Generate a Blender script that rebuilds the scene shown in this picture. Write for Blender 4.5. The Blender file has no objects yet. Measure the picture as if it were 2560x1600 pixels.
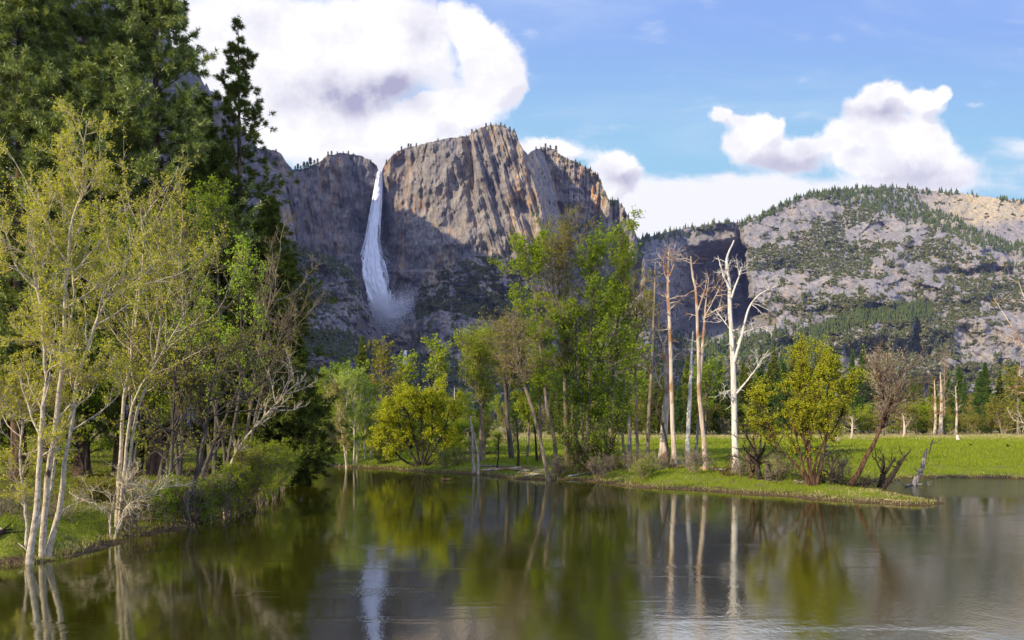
import bpy, math, random
import numpy as np
from mathutils import Vector

C = bpy.context.scene.collection
SC = bpy.context.scene
F, HY, CZ = 1880.0, 1062.0, 5.0      # focal length in photo pixels, horizon row, eye height above the river (m)

# ------------------------------------------------------------------ camera
cam_data = bpy.data.cameras.new('camera')
cam = bpy.data.objects.new('camera', cam_data)
C.objects.link(cam)
cam.location = (0, 0, CZ)
cam.rotation_euler = (math.radians(90), 0, 0)
cam_data.sensor_width = 36.0
cam_data.lens = F / 2560 * 36.0
cam_data.shift_y = (HY - 800) / 2560
cam_data.clip_start, cam_data.clip_end = 0.5, 30000
SC.camera = cam

# ------------------------------------------------------------------ light and sky
SUN_AZ_VEC = (-0.78, -0.626)          # horizontal direction towards the sun: left and behind the camera
SUN_EL = math.radians(22.5)
S_DIR = np.array([SUN_AZ_VEC[0]*math.cos(SUN_EL), SUN_AZ_VEC[1]*math.cos(SUN_EL), math.sin(SUN_EL)])
S_DIR /= np.linalg.norm(S_DIR)
sun_data = bpy.data.lights.new('sun', 'SUN')
sun_data.energy = 5.0
sun_data.angle = math.radians(0.5)
sun_data.color = (1.0, 0.86, 0.64)
sun = bpy.data.objects.new('sun', sun_data)
C.objects.link(sun)
sun.location = (-40, -30, 60)
sun.rotation_euler = Vector(-S_DIR).to_track_quat('-Z', 'Y').to_euler()

SC.view_settings.view_transform = 'Standard'
SC.view_settings.look = 'None'
SC.view_settings.gamma = 1.0
SC.view_settings.exposure = 0.32
SC.cycles.max_bounces = 6
SC.cycles.diffuse_bounces = 2
SC.cycles.glossy_bounces = 3
SC.cycles.transmission_bounces = 4
SC.cycles.transparent_max_bounces = 12
SC.cycles.volume_bounces = 0
SC.cycles.caustics_reflective = False
SC.cycles.caustics_refractive = False
SC.cycles.sample_clamp_indirect = 4.0

world = bpy.data.worlds.new('World')
SC.world = world
world.use_nodes = True
world.cycles.sampling_method = 'NONE'


class NT:
    """small node-tree helper: n('Type', inputs...) -> node; links sockets or sets values"""
    def __init__(self, tree):
        self.t = tree

    def n(self, typ, ins=None, **kw):
        nd = self.t.nodes.new(typ)
        for k, v in kw.items():
            setattr(nd, k, v)
        for k, v in (ins or {}).items():
            s = nd.inputs[k]
            if isinstance(v, bpy.types.NodeSocket):
                self.t.links.new(v, s)
            else:
                s.default_value = v
        return nd

    def math(self, op, a, b=None, c=None, clamp=False):
        ins = {0: a}
        if b is not None:
            ins[1] = b
        if c is not None:
            ins[2] = c
        return self.n('ShaderNodeMath', ins, operation=op, use_clamp=clamp).outputs[0]

    def vmath(self, op, a, b=None, out=0):
        ins = {0: a}
        if b is not None:
            ins[1] = b
        return self.n('ShaderNodeVectorMath', ins, operation=op).outputs[out]

    def noise(self, vec, scale, detail=4, rough=0.55, out='Fac', dist=0.0):
        return self.n('ShaderNodeTexNoise', {'Vector': vec, 'Scale': scale, 'Detail': detail, 'Roughness': rough, 'Distortion': dist}).outputs[out]

    def ramp(self, fac, stops, interp='LINEAR'):
        nd = self.n('ShaderNodeValToRGB', {'Fac': fac})
        cr = nd.color_ramp
        cr.interpolation = interp
        while len(cr.elements) < len(stops):
            cr.elements.new(0.5)
        for e, (p, c) in zip(cr.elements, stops):
            e.position = p
            e.color = (c, c, c, 1) if isinstance(c, (int, float)) else (*c, 1)
        return nd.outputs['Color']

    def maprange(self, v, a, b, c=0.0, d=1.0, smooth=True):
        return self.n('ShaderNodeMapRange', {'Value': v, 'From Min': a, 'From Max': b, 'To Min': c, 'To Max': d},
                      interpolation_type='SMOOTHSTEP' if smooth else 'LINEAR').outputs[0]

    def mix(self, fac, a, b, blend='MIX'):
        return self.n('ShaderNodeMix', {0: fac, 6: a, 7: b}, data_type='RGBA', blend_type=blend).outputs[2]


def col(c):
    return (c[0], c[1], c[2], 1.0)


def build_world():
    nt = world.node_tree
    nt.nodes.clear()
    N = NT(nt)
    out = N.n('ShaderNodeOutputWorld')
    sky = N.n('ShaderNodeTexSky', sky_type='NISHITA', sun_disc=False, sun_elevation=SUN_EL,
              sun_rotation=math.atan2(SUN_AZ_VEC[0], SUN_AZ_VEC[1]), altitude=1200, air_density=1.0, dust_density=0.4, ozone_density=2.0)
    d = N.n('ShaderNodeTexCoord').outputs['Generated']
    sep = N.n('ShaderNodeSeparateXYZ', {0: d})
    ym = N.math('MAXIMUM', sep.outputs[1], 0.08)
    X = N.math('MULTIPLY_ADD', N.math('DIVIDE', sep.outputs[0], ym), F/1000, 1.28)
    Y = N.math('MULTIPLY_ADD', N.math('DIVIDE', sep.outputs[2], ym), -F/1000, HY/1000)
    P = N.n('ShaderNodeCombineXYZ', {0: X, 1: Y, 2: 0.0}).outputs[0]
    # ragged edges: warp the lookup with two scales of noise
    w1 = N.vmath('SUBTRACT', N.noise(P, 6.0, 2, 0.5, 'Color'), (0.5, 0.5, 0.5))
    w2 = N.vmath('SUBTRACT', N.noise(P, 26.0, 4, 0.6, 'Color'), (0.5, 0.5, 0.5))
    Pw = N.vmath('ADD', P, N.vmath('MULTIPLY', w1, (0.07, 0.06, 0)))
    Pw = N.vmath('ADD', Pw, N.vmath('MULTIPLY', w2, (0.030, 0.030, 0)))

    def field(blobs, pos):
        acc = None
        for (x, y, rx, ry, w) in blobs:
            q = N.vmath('MULTIPLY', N.vmath('SUBTRACT', pos, (x, y, 0)), (1/rx, 1/ry, 0))
            g = N.math('EXPONENT', N.math('MULTIPLY', N.vmath('DOT_PRODUCT', q, q, out=1), -1.0))
            acc = N.math('MULTIPLY', g, w) if acc is None else N.math('MULTIPLY_ADD', g, w, acc)
        return acc

    def billow(pos, scale):
        v = N.n('ShaderNodeTexVoronoi', {'Vector': pos, 'Scale': scale, 'Detail': 3.0, 'Roughness': 0.55, 'Lacunarity': 2.3}, feature='F1', normalize=True).outputs['Distance']
        return N.math('SUBTRACT', 0.42, v)
    # soft high cloud on the left, crisp cumulus to the right of it
    soft = [(0.55, 0.10, 0.22, 0.16, .9), (0.56, 0.30, 0.20, 0.12, .8), (0.78, 0.09, 0.16, 0.10, .85), (0.80, 0.22, 0.18, .09, .9), (0.98, 0.06, 0.12, 0.10, .9), (0.80, .34, .26, .08, .75), (0.98, .20, .06, .05, .5), (1.09, .14, .06, .06, .62), (1.12, .22, .05, .03, .4), (1.08, .08, .05, .05, .5)]
    crisp = [(1.225, 0.175, 0.07, 0.085, 1.2), (1.19, 0.085, .055, .05, .9), (1.265, 0.225, .04, .045, .7), (1.12, 0.045, .06, .05, .8), (1.04, 0.345, 0.18, 0.075, 1.2), (1.09, 0.275, 0.075, 0.045, 1.0), (1.17, .30, .035, .035, .6), (0.86, .38, .2, .05, .7),
             (1.375, 0.385, 0.085, 0.035, 1.2), (1.54, 0.415, 0.045, 0.035, 1.1), (1.53, 0.47, .06, .05, .9),
             (2.215, 0.225, 0.040, 0.028, 1.1), (2.18, 0.265, .055, .030, .8), (2.325, 0.262, .04, .035, .9), (2.37, .228, .018, .022, .8), (2.28, .25, .05, .03, .5), (2.12, .345, .06, .045, 1.1), (2.22, .32, .07, .04, .7), (2.29, .355, .09, .045, 1.2),
             (2.35, 0.43, .12, .06, .9), (2.20, .41, .12, .06, .9), (1.91, .325, .036, .036, 1.2), (1.87, .365, .07, .040, 1.1), (1.93, .40, .08, .045, .8), (1.81, .285, .026, .016, .9), (1.845, .305, .03, .012, .5), (2.01, .375, .04, .035, .7), (1.96, .315, .016, .014, .45)]
    low = [(1.62, 0.52, 0.34, 0.06, .9), (1.85, 0.475, .45, .045, .85), (1.55, .58, .3, .06, .9), (2.3, .46, .2, .04, .5), (0.62, 0.36, .3, .06, .7), (2.53, .36, .10, .03, .35), (2.4, .34, .1, .02, .3), (1.12, .19, .05, .06, .55), (2.005, .205, .03, .018, .42), (2.44, .25, .03, .012, .40), (1.33, .08, .03, .015, .25)]
    fb = N.noise(P, 8.0, 6, 0.60)
    fb2 = N.noise(N.vmath('MULTIPLY', P, (1, 2.6, 1)), 3.2, 6, 0.6)
    bl = billow(Pw, 13.0)
    fs = field(soft, Pw)
    fc = field(crisp, Pw)
    ds = N.maprange(N.math('ADD', fs, N.math('MULTIPLY', N.math('SUBTRACT', fb, 0.5), 0.9)), 0.22, 0.75)
    fb3 = N.noise(P, 30.0, 4, 0.65)
    dc = N.maprange(N.math('MULTIPLY_ADD', N.math('SUBTRACT', fb3, 0.5), 0.30, N.math('MULTIPLY_ADD', bl, 0.55, N.math('MULTIPLY_ADD', N.math('SUBTRACT', fb, 0.5), 0.65, fc))), 0.29, 0.66)
    # the same fields a step towards the sun: bright edges and soft grey undersides
    off = N.vmath('ADD', Pw, (-0.014, -0.022, 0))
    rel = N.math('SUBTRACT', N.math('MULTIPLY_ADD', billow(off, 13.0), 0.6, field(crisp, off)), N.math('MULTIPLY_ADD', bl, 0.6, fc))
    greyc = N.math('MULTIPLY', N.maprange(rel, -0.02, 0.36), 0.40)
    greys = N.math('MULTIPLY', N.maprange(fb, 0.42, 0.66), 0.22)
    dark = field([(0.89, 0.235, 0.14, 0.048, 1.1), (0.985, .215, .05, .03, .7), (1.07, 0.09, 0.05, 0.05, .5), (0.80, .20, .10, .03, .2), (0.74, .26, .08, .03, .2), (0.90, .275, .06, .03, .3), (0.62, .05, .1, .04, .2),
                  (2.19, .285, .10, .022, .7), (1.93, .42, .12, .03, .45), (2.33, .43, .14, .03, .45), (1.54, .455, .05, .03, .6), (2.01, .385, .05, .03, .4), (1.64, .55, .05, .012, .35)], Pw)
    grey = N.math('ADD', N.math('MAXIMUM', N.math('MULTIPLY', greyc, dc), greys), N.math('MULTIPLY', N.math('MULTIPLY', dark, N.maprange(fb, 0.30, 0.55, 0.55, 1.0)), 0.85), clamp=True)
    ccol = N.mix(grey, col((0.90, 0.89, 0.90)), col((0.37, 0.36, 0.50)))
    lowd = N.maprange(N.math('ADD', field(low, Pw), N.math('MULTIPLY', N.math('SUBTRACT', fb2, 0.5), 2.0)), 0.12, 0.85)
    cirrus = N.math('MULTIPLY', N.maprange(N.noise(N.vmath('MULTIPLY', P, (0.7, 3.2, 1)), 1.7, 6, 0.62, dist=.6), 0.42, 0.75), 0.28)
    blue = N.mix(N.maprange(Y, 0.0, 0.45), col((0.225, 0.365, 0.72)), col((0.285, 0.515, 0.70)))
    blue = N.mix(cirrus, blue, col((0.60, 0.70, 0.82)))
    white = N.mix(lowd, blue, col((0.80, 0.80, 0.83)))
    skycol = N.mix(N.math('MAXIMUM', ds, dc), white, ccol)
    # unseen rest of the dome: added blue and cloud, brightened to lift ambient light
    front = N.maprange(sep.outputs[1], 0.10, 0.35)
    nis = N.vmath('SCALE', sky.outputs[0])
    nis.node.inputs['Scale'].default_value = 0.15
    rest = N.mix(0.75, nis, col((0.30, 0.46, 1.12)))
    cov = N.maprange(N.noise(d, 2.3, 5, 0.55), 0.46, 0.60)
    rest = N.mix(N.math('MULTIPLY', cov, N.maprange(sep.outputs[2], 0.0, 0.15)), rest, col((0.98, 1.05, 1.32)))
    final = N.mix(front, rest, skycol)
    bg = N.n('ShaderNodeBackground', {'Color': final, 'Strength': 1.0})
    nt.links.new(bg.outputs[0], out.inputs['Surface'])


build_world()

# ------------------------------------------------------------------ numeric helpers
def W(px, py, Y):
    """photo pixel at depth Y metres -> world point(s)"""
    px, py, Y = np.broadcast_arrays(np.asarray(px, float), np.asarray(py, float), np.asarray(Y, float))
    return np.stack([(px - 1280) / F * Y, Y, CZ - (py - HY) / F * Y], -1)


def sstep(a, b, x):
    t = np.clip((x - a) / (b - a), 0, 1)
    return t * t * (3 - 2 * t)


def _hash(ix, iy, seed):
    h = (ix.astype(np.int64) * 374761393 + iy.astype(np.int64) * 668265263 + seed * 1442695041) & 0xffffffff
    h = ((h ^ (h >> 13)) * 1274126177) & 0xffffffff
    return ((h ^ (h >> 16)) & 0xffff) / 65535.0


def perlin(x, y, seed=0):
    x, y = np.broadcast_arrays(np.asarray(x, float), np.asarray(y, float))
    ix, iy = np.floor(x), np.floor(y)
    fx, fy = x - ix, y - iy
    u, v = fx*fx*fx*(fx*(fx*6-15)+10), fy*fy*fy*(fy*(fy*6-15)+10)

    def g(dx, dy):
        a = _hash(ix+dx, iy+dy, seed) * 2 * math.pi
        return np.cos(a)*(fx-dx) + np.sin(a)*(fy-dy)
    a = g(0, 0)*(1-u) + g(1, 0)*u
    b = g(0, 1)*(1-u) + g(1, 1)*u
    return (a*(1-v) + b*v) * 1.4


def fbm(x, y, oct=5, seed=0, gain=0.5):
    s, a, f = 0.0, 1.0, 1.0
    for i in range(oct):
        s = s + a*perlin(np.asarray(x)*f, np.asarray(y)*f, seed+i*17)
        a *= gain
        f *= 2.03
    return s


def ridged(x, y, oct=4, seed=0):
    s, a, f = 0.0, 1.0, 1.0
    for i in range(oct):
        s = s + a*(1-2*np.abs(perlin(np.asarray(x)*f, np.asarray(y)*f, seed+i*13)))
        a *= .5
        f *= 2.1
    return s


def interp(x, pts):
    p = np.array(pts, float)
    return np.interp(x, p[:, 0], p[:, 1])


# ------------------------------------------------------------------ mesh helpers
def make_mesh(name, verts, quads=None, tris=None, mat=None, smooth=False):
    verts = np.asarray(verts, np.float32).reshape(-1, 3)
    me = bpy.data.meshes.new(name)
    me.vertices.add(len(verts))
    me.vertices.foreach_set('co', verts.ravel())
    parts, sizes = [], []
    if quads is not None and len(quads):
        q = np.asarray(quads, np.int32).reshape(-1, 4)
        parts.append(q.ravel())
        sizes.append(np.full(len(q), 4, np.int32))
    if tris is not None and len(tris):
        t = np.asarray(tris, np.int32).reshape(-1, 3)
        parts.append(t.ravel())
        sizes.append(np.full(len(t), 3, np.int32))
    idx = np.concatenate(parts)
    sz = np.concatenate(sizes)
    me.loops.add(len(idx))
    me.loops.foreach_set('vertex_index', idx)
    me.polygons.add(len(sz))
    me.polygons.foreach_set('loop_start', np.concatenate([[0], np.cumsum(sz)[:-1]]).astype(np.int32))
    me.polygons.foreach_set('loop_total', sz)
    if smooth:
        me.polygons.foreach_set('use_smooth', np.ones(len(sz), bool))
    me.update(calc_edges=True)
    if mat:
        me.materials.append(mat)
    return me


def link(name, me, parent=None):
    o = bpy.data.objects.new(name, me)
    C.objects.link(o)
    if parent is not None:
        o.parent = parent
    return o


def tag(o, label=None, cat=None, group=None, kind=None):
    if label:
        o['label'] = label
    if cat:
        o['category'] = cat
    if group:
        o['group'] = group
    if kind:
        o['kind'] = kind
    return o


def empty(name, loc, label, cat, group=None):
    o = bpy.data.objects.new(name, None)
    o.empty_display_size = 0.3
    C.objects.link(o)
    o.location = [float(v) for v in loc]
    return tag(o, label, cat, group)


def grid_quads(nr, nc):
    i = np.arange(nr*nc).reshape(nr, nc)
    return np.stack([i[:-1, :-1], i[:-1, 1:], i[1:, 1:], i[1:, :-1]], -1).reshape(-1, 4)


# ------------------------------------------------------------------ materials
def material(name):
    m = bpy.data.materials.new(name)
    m.use_nodes = True
    m.node_tree.nodes.clear()
    return m, NT(m.node_tree)


def finish(m, N, shader, disp=None):
    o = N.n('ShaderNodeOutputMaterial')
    m.node_tree.links.new(shader, o.inputs['Surface'])
    return m


def bump(N, height, strength=0.5, dist=1.0):
    return N.n('ShaderNodeBump', {'Height': height, 'Strength': strength, 'Distance': dist}).outputs[0]


def mat_leaf(name, c1, c2, trans=0.35, tcol=None, gloss=0.0):
    m, N = material(name)
    r = N.n('ShaderNodeNewGeometry').outputs['Random Per Island']
    oi = N.n('ShaderNodeObjectInfo').outputs['Random']
    f = N.math('ADD', N.math('MULTIPLY', r, 0.75), N.math('MULTIPLY', oi, 0.25))
    c = N.mix(f, col(c1), col(c2))
    d = N.n('ShaderNodeBsdfDiffuse', {'Color': c}).outputs[0]
    t = N.n('ShaderNodeBsdfTranslucent', {'Color': N.mix(f, col(tcol or c1), col(tcol or c2))}).outputs[0]
    s = N.n('ShaderNodeMixShader', {0: trans, 1: d, 2: t}).outputs[0]
    if gloss:
        g = N.n('ShaderNodeBsdfGlossy', {'Color': (1, 1, 1, 1), 'Roughness': 0.45}).outputs[0]
        s = N.n('ShaderNodeMixShader', {0: gloss, 1: s, 2: g}).outputs[0]
    return finish(m, N, s)


def mat_bark(name, dark, light, scale=6.0, stretch=0.18, bias=0.5, third=None, tscale=0.12, tth=0.5):
    m, N = material(name)
    co = N.n('ShaderNodeTexCoord').outputs['Object']
    v = N.vmath('MULTIPLY', co, (1, 1, stretch))
    n1 = N.noise(v, scale, 6, 0.65)
    n2 = N.noise(N.vmath('MULTIPLY', co, (1, 1, .5)), scale*tscale, 3, 0.6)
    c = N.mix(N.maprange(n1, bias-0.18, bias+0.18), col(dark), col(light))
    if third:
        c = N.mix(N.maprange(n2, tth, tth+.1), c, col(third))
    else:
        c = N.mix(N.math('MULTIPLY', N.maprange(n2, 0.4, 0.7), 0.45), c, col(dark))
    b = N.n('ShaderNodeBsdfDiffuse', {'Color': c, 'Roughness': 0.6, 'Normal': bump(N, n1, 0.6, 0.04)}).outputs[0]
    return finish(m, N, b)


M = {}
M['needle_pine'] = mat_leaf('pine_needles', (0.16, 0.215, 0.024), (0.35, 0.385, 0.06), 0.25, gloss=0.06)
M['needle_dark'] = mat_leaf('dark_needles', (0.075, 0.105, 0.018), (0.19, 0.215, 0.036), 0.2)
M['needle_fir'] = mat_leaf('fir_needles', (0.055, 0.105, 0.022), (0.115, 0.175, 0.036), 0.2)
M['leaf_lime'] = mat_leaf('lime_leaves', (0.27, 0.42, 0.025), (0.44, 0.56, 0.06), 0.45)
M['leaf_spring'] = mat_leaf('spring_leaves', (0.23, 0.31, 0.014), (0.42, 0.47, 0.035), 0.47)
M['leaf_yellow'] = mat_leaf('yellow_willow_leaves', (0.34, 0.39, 0.012), (0.62, 0.60, 0.045), 0.48)
M['leaf_olive'] = mat_leaf('olive_leaves', (0.19, 0.19, 0.018), (0.36, 0.32, 0.045), 0.4)
M['leaf_green'] = mat_leaf('green_leaves', (0.16, 0.25, 0.012), (0.33, 0.41, 0.028), 0.5)
M['bud_orange'] = mat_leaf('orange_buds', (0.40, 0.38, 0.025), (0.66, 0.63, 0.07), 0.42)
M['twig_haze'] = mat_leaf('pale_twigs', (0.24, 0.19, 0.10), (0.38, 0.31, 0.18), 0.1)
M['bark_birch'] = mat_bark('pale_bark', (0.20, 0.15, 0.09), (0.68, 0.58, 0.40), 9, 0.7, 0.42, third=(0.10, 0.075, 0.05), tscale=.45, tth=.62)
M['bark_grey'] = mat_bark('grey_bark', (0.06, 0.05, 0.04), (0.22, 0.185, 0.14), 8, 0.14)
M['bark_tan'] = mat_bark('tan_bark', (0.13, 0.10, 0.065), (0.36, 0.29, 0.20), 7, 0.14)
M['bark_dark'] = mat_bark('dark_bark', (0.022, 0.017, 0.013), (0.09, 0.07, 0.055), 8, 0.16)
M['bark_pine'] = mat_bark('pine_bark', (0.06, 0.040, 0.028), (0.24, 0.16, 0.10), 5, 0.2)
M['bark_red'] = mat_bark('red_brown_bark', (0.035, 0.02, 0.014), (0.17, 0.095, 0.06), 7, 0.2)
M['wood_white'] = mat_bark('bleached_wood', (0.34, 0.28, 0.22), (0.72, 0.67, 0.58), 6, 0.10, 0.40, third=(0.20, 0.14, 0.10), tscale=.3, tth=.62)
M['wood_snag'] = mat_bark('snag_wood', (0.30, 0.21, 0.14), (0.62, 0.53, 0.42), 5, 0.12, 0.45, third=(0.36, 0.20, 0.10))
M['wood_grey'] = mat_bark('weathered_wood', (0.12, 0.10, 0.085), (0.40, 0.36, 0.31), 6, 0.12)

# ------------------------------------------------------------------ ground and river
def shore(px, py):
    Y = CZ * F / (py - HY)
    return ((px - 1280) / F * Y, Y)


LEFT_SHORE = [(-160, 1425), (0, 1420), (90, 1412), (160, 1399), (250, 1374), (330, 1347), (400, 1330), (480, 1318), (560, 1288), (640, 1250), (690, 1228), (728, 1198), (748, 1172)]
FAR_SHORE = [(775, 1163), (830, 1167), (900, 1171), (960, 1172), (1000, 1177), (1100, 1183), (1200, 1187), (1290, 1198), (1375, 1200), (1440, 1200), (1500, 1206), (1560, 1216), (1640, 1222),
             (1760, 1228), (1860, 1236), (1960, 1241), (2060, 1251), (2150, 1257), (2250, 1263), (2330, 1264), (2352, 1259)]
BACK_SHORE = [(2330, 1251), (2270, 1242), (2230, 1234), (2200, 1226), (2190, 1214), (2230, 1203), (2290, 1196), (2400, 1195), (2500, 1196), (2570, 1199), (2640, 1206), (2790, 1224)]
river_poly = np.array([(-19.5, -60), (-19.5, 18)] + [shore(*p) for p in LEFT_SHORE] + [shore(*p) for p in FAR_SHORE] + [shore(*p) for p in BACK_SHORE] + [(45, 30), (42, 0), (42, -60)])


def river_sd(x, y):
    """signed distance to the shoreline, negative in the river"""
    x, y = np.asarray(x, float), np.asarray(y, float)
    shp = x.shape
    x, y = x.ravel(), y.ravel()
    d2 = np.full(x.shape, 1e18)
    inside = np.zeros(x.shape, bool)
    n = len(river_poly)
    for i in range(n):
        ax, ay = river_poly[i]
        bx, by = river_poly[(i+1) % n]
        ex, ey = bx-ax, by-ay
        t = np.clip(((x-ax)*ex + (y-ay)*ey) / (ex*ex+ey*ey), 0, 1)
        d2 = np.minimum(d2, (x-ax-t*ex)**2 + (y-ay-t*ey)**2)
        cross = (ay > y) != (by > y)
        with np.errstate(divide='ignore', invalid='ignore'):
            xi = ax + (y-ay)/(by-ay if by != ay else 1e-9)*ex
        inside ^= cross & (x < xi)
    d = np.sqrt(d2)
    return np.where(inside, -d, d).reshape(shp)


def ground_z(x, y):
    x, y = np.asarray(x, float), np.asarray(y, float)
    wob = fbm(x/3.1, y/3.1, 4, 5) + 0.8*fbm(x/1.1, y/1.1, 3, 6)*sstep(130, 60, y)
    sd = river_sd(x, y) + 0.5*wob
    left = sstep(0.0, -6.0, x + 0.22*y)          # the left bank is steeper
    rise = 0.10 + (0.75 + 0.25*left) * sstep(0.0, 7.0 - 3*left, sd) + 0.55*sstep(10, 60, sd)
    lump = 0.10*fbm(x/6.0, y/6.0, 4, 9)*sstep(0.3, 4, sd) + 0.03*fbm(x/0.8, y/0.8, 3, 10)*sstep(0, 1, sd)
    bed = -0.04 - 0.24*np.clip(-sd, 0, 9) + 0.10*fbm(x/2.5, y/2.5, 4, 11)*sstep(0, 2, -sd)
    land = np.maximum(rise*sstep(-0.15, 0.5, sd), 0.02) + lump + 14*sstep(700, 2400, y)*0.2
    return np.where(sd > 0, land, bed)


def build_ground():
    ys = np.concatenate([np.linspace(-58, 14, 14), np.geomspace(16, 330, 620), np.geomspace(333, 7000, 90)])
    us = np.linspace(-1, 1, 620)
    us = np.sign(us)*np.abs(us)**1.25*1.35
    yy = np.repeat(ys[:, None], len(us), 1)
    xx = us[None, :]*(np.maximum(yy, 0)+26)
    zz = ground_z(xx, yy)
    me = make_mesh('ground', np.stack([xx, yy, zz], -1), grid_quads(*xx.shape)[:, ::-1], smooth=True)
    m, N = material('ground_earth')
    pos = N.n('ShaderNodeNewGeometry').outputs['Position']
    sp = N.n('ShaderNodeSeparateXYZ', {0: pos})
    n_big = N.noise(pos, 0.09, 5, 0.6)
    n_mid = N.noise(pos, 0.6, 5, 0.65)
    n_fin = N.noise(pos, 9.0, 4, 0.7)
    green = N.mix(N.maprange(n_fin, 0.3, 0.7), col((0.11, 0.155, 0.012)), col((0.25, 0.285, 0.030)))
    dry = N.mix(n_fin, col((0.22, 0.19, 0.07)), col((0.36, 0.32, 0.14)))
    soil = N.mix(N.maprange(n_fin, 0.35, 0.7), col((0.060, 0.040, 0.022)), col((0.17, 0.115, 0.065)))
    # far edge of the meadow is last year's straw
    wd = N.math('ADD', N.maprange(sp.outputs[1], 85, 330), N.math('MULTIPLY', N.math('SUBTRACT', n_mid, 0.5), 0.9))
    wd = N.math('ADD', wd, N.maprange(sp.outputs[0], 60, -30, 0, 0.35))
    gr = N.mix(N.maprange(wd, 0.62, 1.1), green, dry)
    gr = N.mix(N.math('MULTIPLY', N.maprange(n_mid, 0.46, 0.66), 0.75), gr, N.mix(0.5, dry, soil))
    # woodland floor on the left bank
    lw = N.maprange(N.math('MULTIPLY_ADD', sp.outputs[1], 0.22, sp.outputs[0]), -2.0, -7.0)
    lw = N.math('MULTIPLY', lw, N.maprange(N.math('ADD', n_big, N.math('MULTIPLY', n_mid, 0.6)), 0.64, 0.80))
    lw = N.math('MULTIPLY', lw, N.maprange(sp.outputs[1], 33, 40, 0.15, 1.0))
    gr = N.mix(lw, gr, soil)
    zz_ = N.math('ADD', sp.outputs[2], N.math('MULTIPLY', N.math('SUBTRACT', n_mid, 0.5), 0.5))
    mud = N.maprange(zz_, 0.30, 0.12)
    c = N.mix(mud, gr, soil)
    bedc = N.mix(N.maprange(n_mid, 0.35, 0.65), col((0.10, 0.075, 0.012)), col((0.19, 0.14, 0.026)))
    c = N.mix(N.maprange(sp.outputs[2], 0.03, -0.05), c, bedc)
    b = N.n('ShaderNodeBsdfDiffuse', {'Color': c, 'Normal': bump(N, N.math('ADD', n_fin, n_mid), 0.7, 0.12)}).outputs[0]
    me.materials.append(finish(m, N, b))
    tag(link('ground', me), 'grassy valley floor with muddy river banks', kind='structure')


def build_water():
    pts = river_poly
    # one sheet a little wider than the river: the banks rise through it
    xs, ys = np.linspace(-75, 75, 4), np.array([-58, 0, 40, 130.0])
    yy, xx = np.meshgrid(ys, xs, indexing='ij')
    me = make_mesh('river_water', np.stack([xx, yy, 0*xx], -1), grid_quads(4, 4)[:, ::-1])
    m, N = material('river_surface')
    pos = N.n('ShaderNodeNewGeometry').outputs['Position']
    v1 = N.vmath('MULTIPLY', pos, (0.9, 0.45, 1))
    big = N.noise(v1, 0.55, 3, 0.5, dist=0.4)
    med = N.noise(N.vmath('MULTIPLY', pos, (1, 0.6, 1)), 3.2, 3, 0.55)
    fine = N.noise(N.vmath('MULTIPLY', pos, (1, .7, 1)), 7.0, 3, 0.6)
    streak = N.maprange(N.noise(N.vmath('MULTIPLY', pos, (0.10, 0.9, 1)), 0.9, 4, 0.6), 0.60, 0.70)
    # wind patches where the surface is broken up
    patch = N.maprange(N.noise(N.vmath('MULTIPLY', pos, (0.35, 1.0, 1)), 0.30, 4, 0.6), 0.55, 0.70)
    sp = N.n('ShaderNodeSeparateXYZ', {0: pos})
    near = N.maprange(N.math('SUBTRACT', sp.outputs[1], N.math('MULTIPLY', sp.outputs[0], 0.8)), 26, 8)
    back = N.math('MULTIPLY', N.maprange(sp.outputs[0], 27, 31), N.maprange(sp.outputs[1], 50, 56))
    amp = N.math('ADD', N.math('ADD', N.math('MULTIPLY_ADD', patch, 0.6, 0.12), N.math('MULTIPLY', streak, 0.30)), N.math('ADD', N.math('MULTIPLY', near, 0.35), N.math('MULTIPLY', back, 1.6)))
    h = N.math('MULTIPLY', big, 0.022)
    h = N.math('MULTIPLY_ADD', N.math('MULTIPLY', med, amp), 0.022, h)
    h = N.math('MULTIPLY_ADD', N.math('MULTIPLY', fine, amp), 0.030, h)
    nrm = bump(N, h, 1.0, 0.30)
    fr = N.math('MULTIPLY', N.n('ShaderNodeFresnel', {'IOR': 1.333, 'Normal': nrm}).outputs[0], 0.66)
    gl = N.n('ShaderNodeBsdfGlossy', {'Color': (0.84, 0.86, 0.86, 1), 'Roughness': 0.06, 'Normal': nrm}).outputs[0]
    tr = N.n('ShaderNodeBsdfTransparent', {'Color': (0.36, 0.31, 0.08, 1)}).outputs[0]
    body = N.n('ShaderNodeBsdfDiffuse', {'Color': (0.075, 0.068, 0.003, 1)}).outputs[0]
    under = N.n('ShaderNodeMixShader', {0: 0.55, 1: tr, 2: body}).outputs[0]
    s = N.n('ShaderNodeMixShader', {0: fr, 1: under, 2: gl}).outputs[0]
    me.materials.append(finish(m, N, s))
    tag(link('river_water', me), 'calm olive green river with reflections', kind='structure')


build_ground()
build_water()

# ------------------------------------------------------------------ mountains
def facets(x, y, seed, tilt=1.0):
    """broken rock: every Voronoi cell is a small plane with its own offset and tilt, roughly -1..1"""
    x, y = np.broadcast_arrays(np.asarray(x, float), np.asarray(y, float))
    ix, iy = np.floor(x), np.floor(y)
    best = np.full(x.shape, 9.0)
    val = np.zeros(x.shape)
    for a in (-1, 0, 1):
        for b in (-1, 0, 1):
            cx, cy = ix+a, iy+b
            px, py = cx+_hash(cx, cy, seed), cy+_hash(cx, cy, seed+1)
            d = (x-px)**2+(y-py)**2
            h = (_hash(cx, cy, seed+2)-.5)*1.2 + tilt*((x-px)*(_hash(cx, cy, seed+3)-.5)*2+(y-py)*(_hash(cx, cy, seed+4)-.5)*2)
            m = d < best
            val = np.where(m, h, val)
            best = np.where(m, d, best)
    return val


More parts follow.
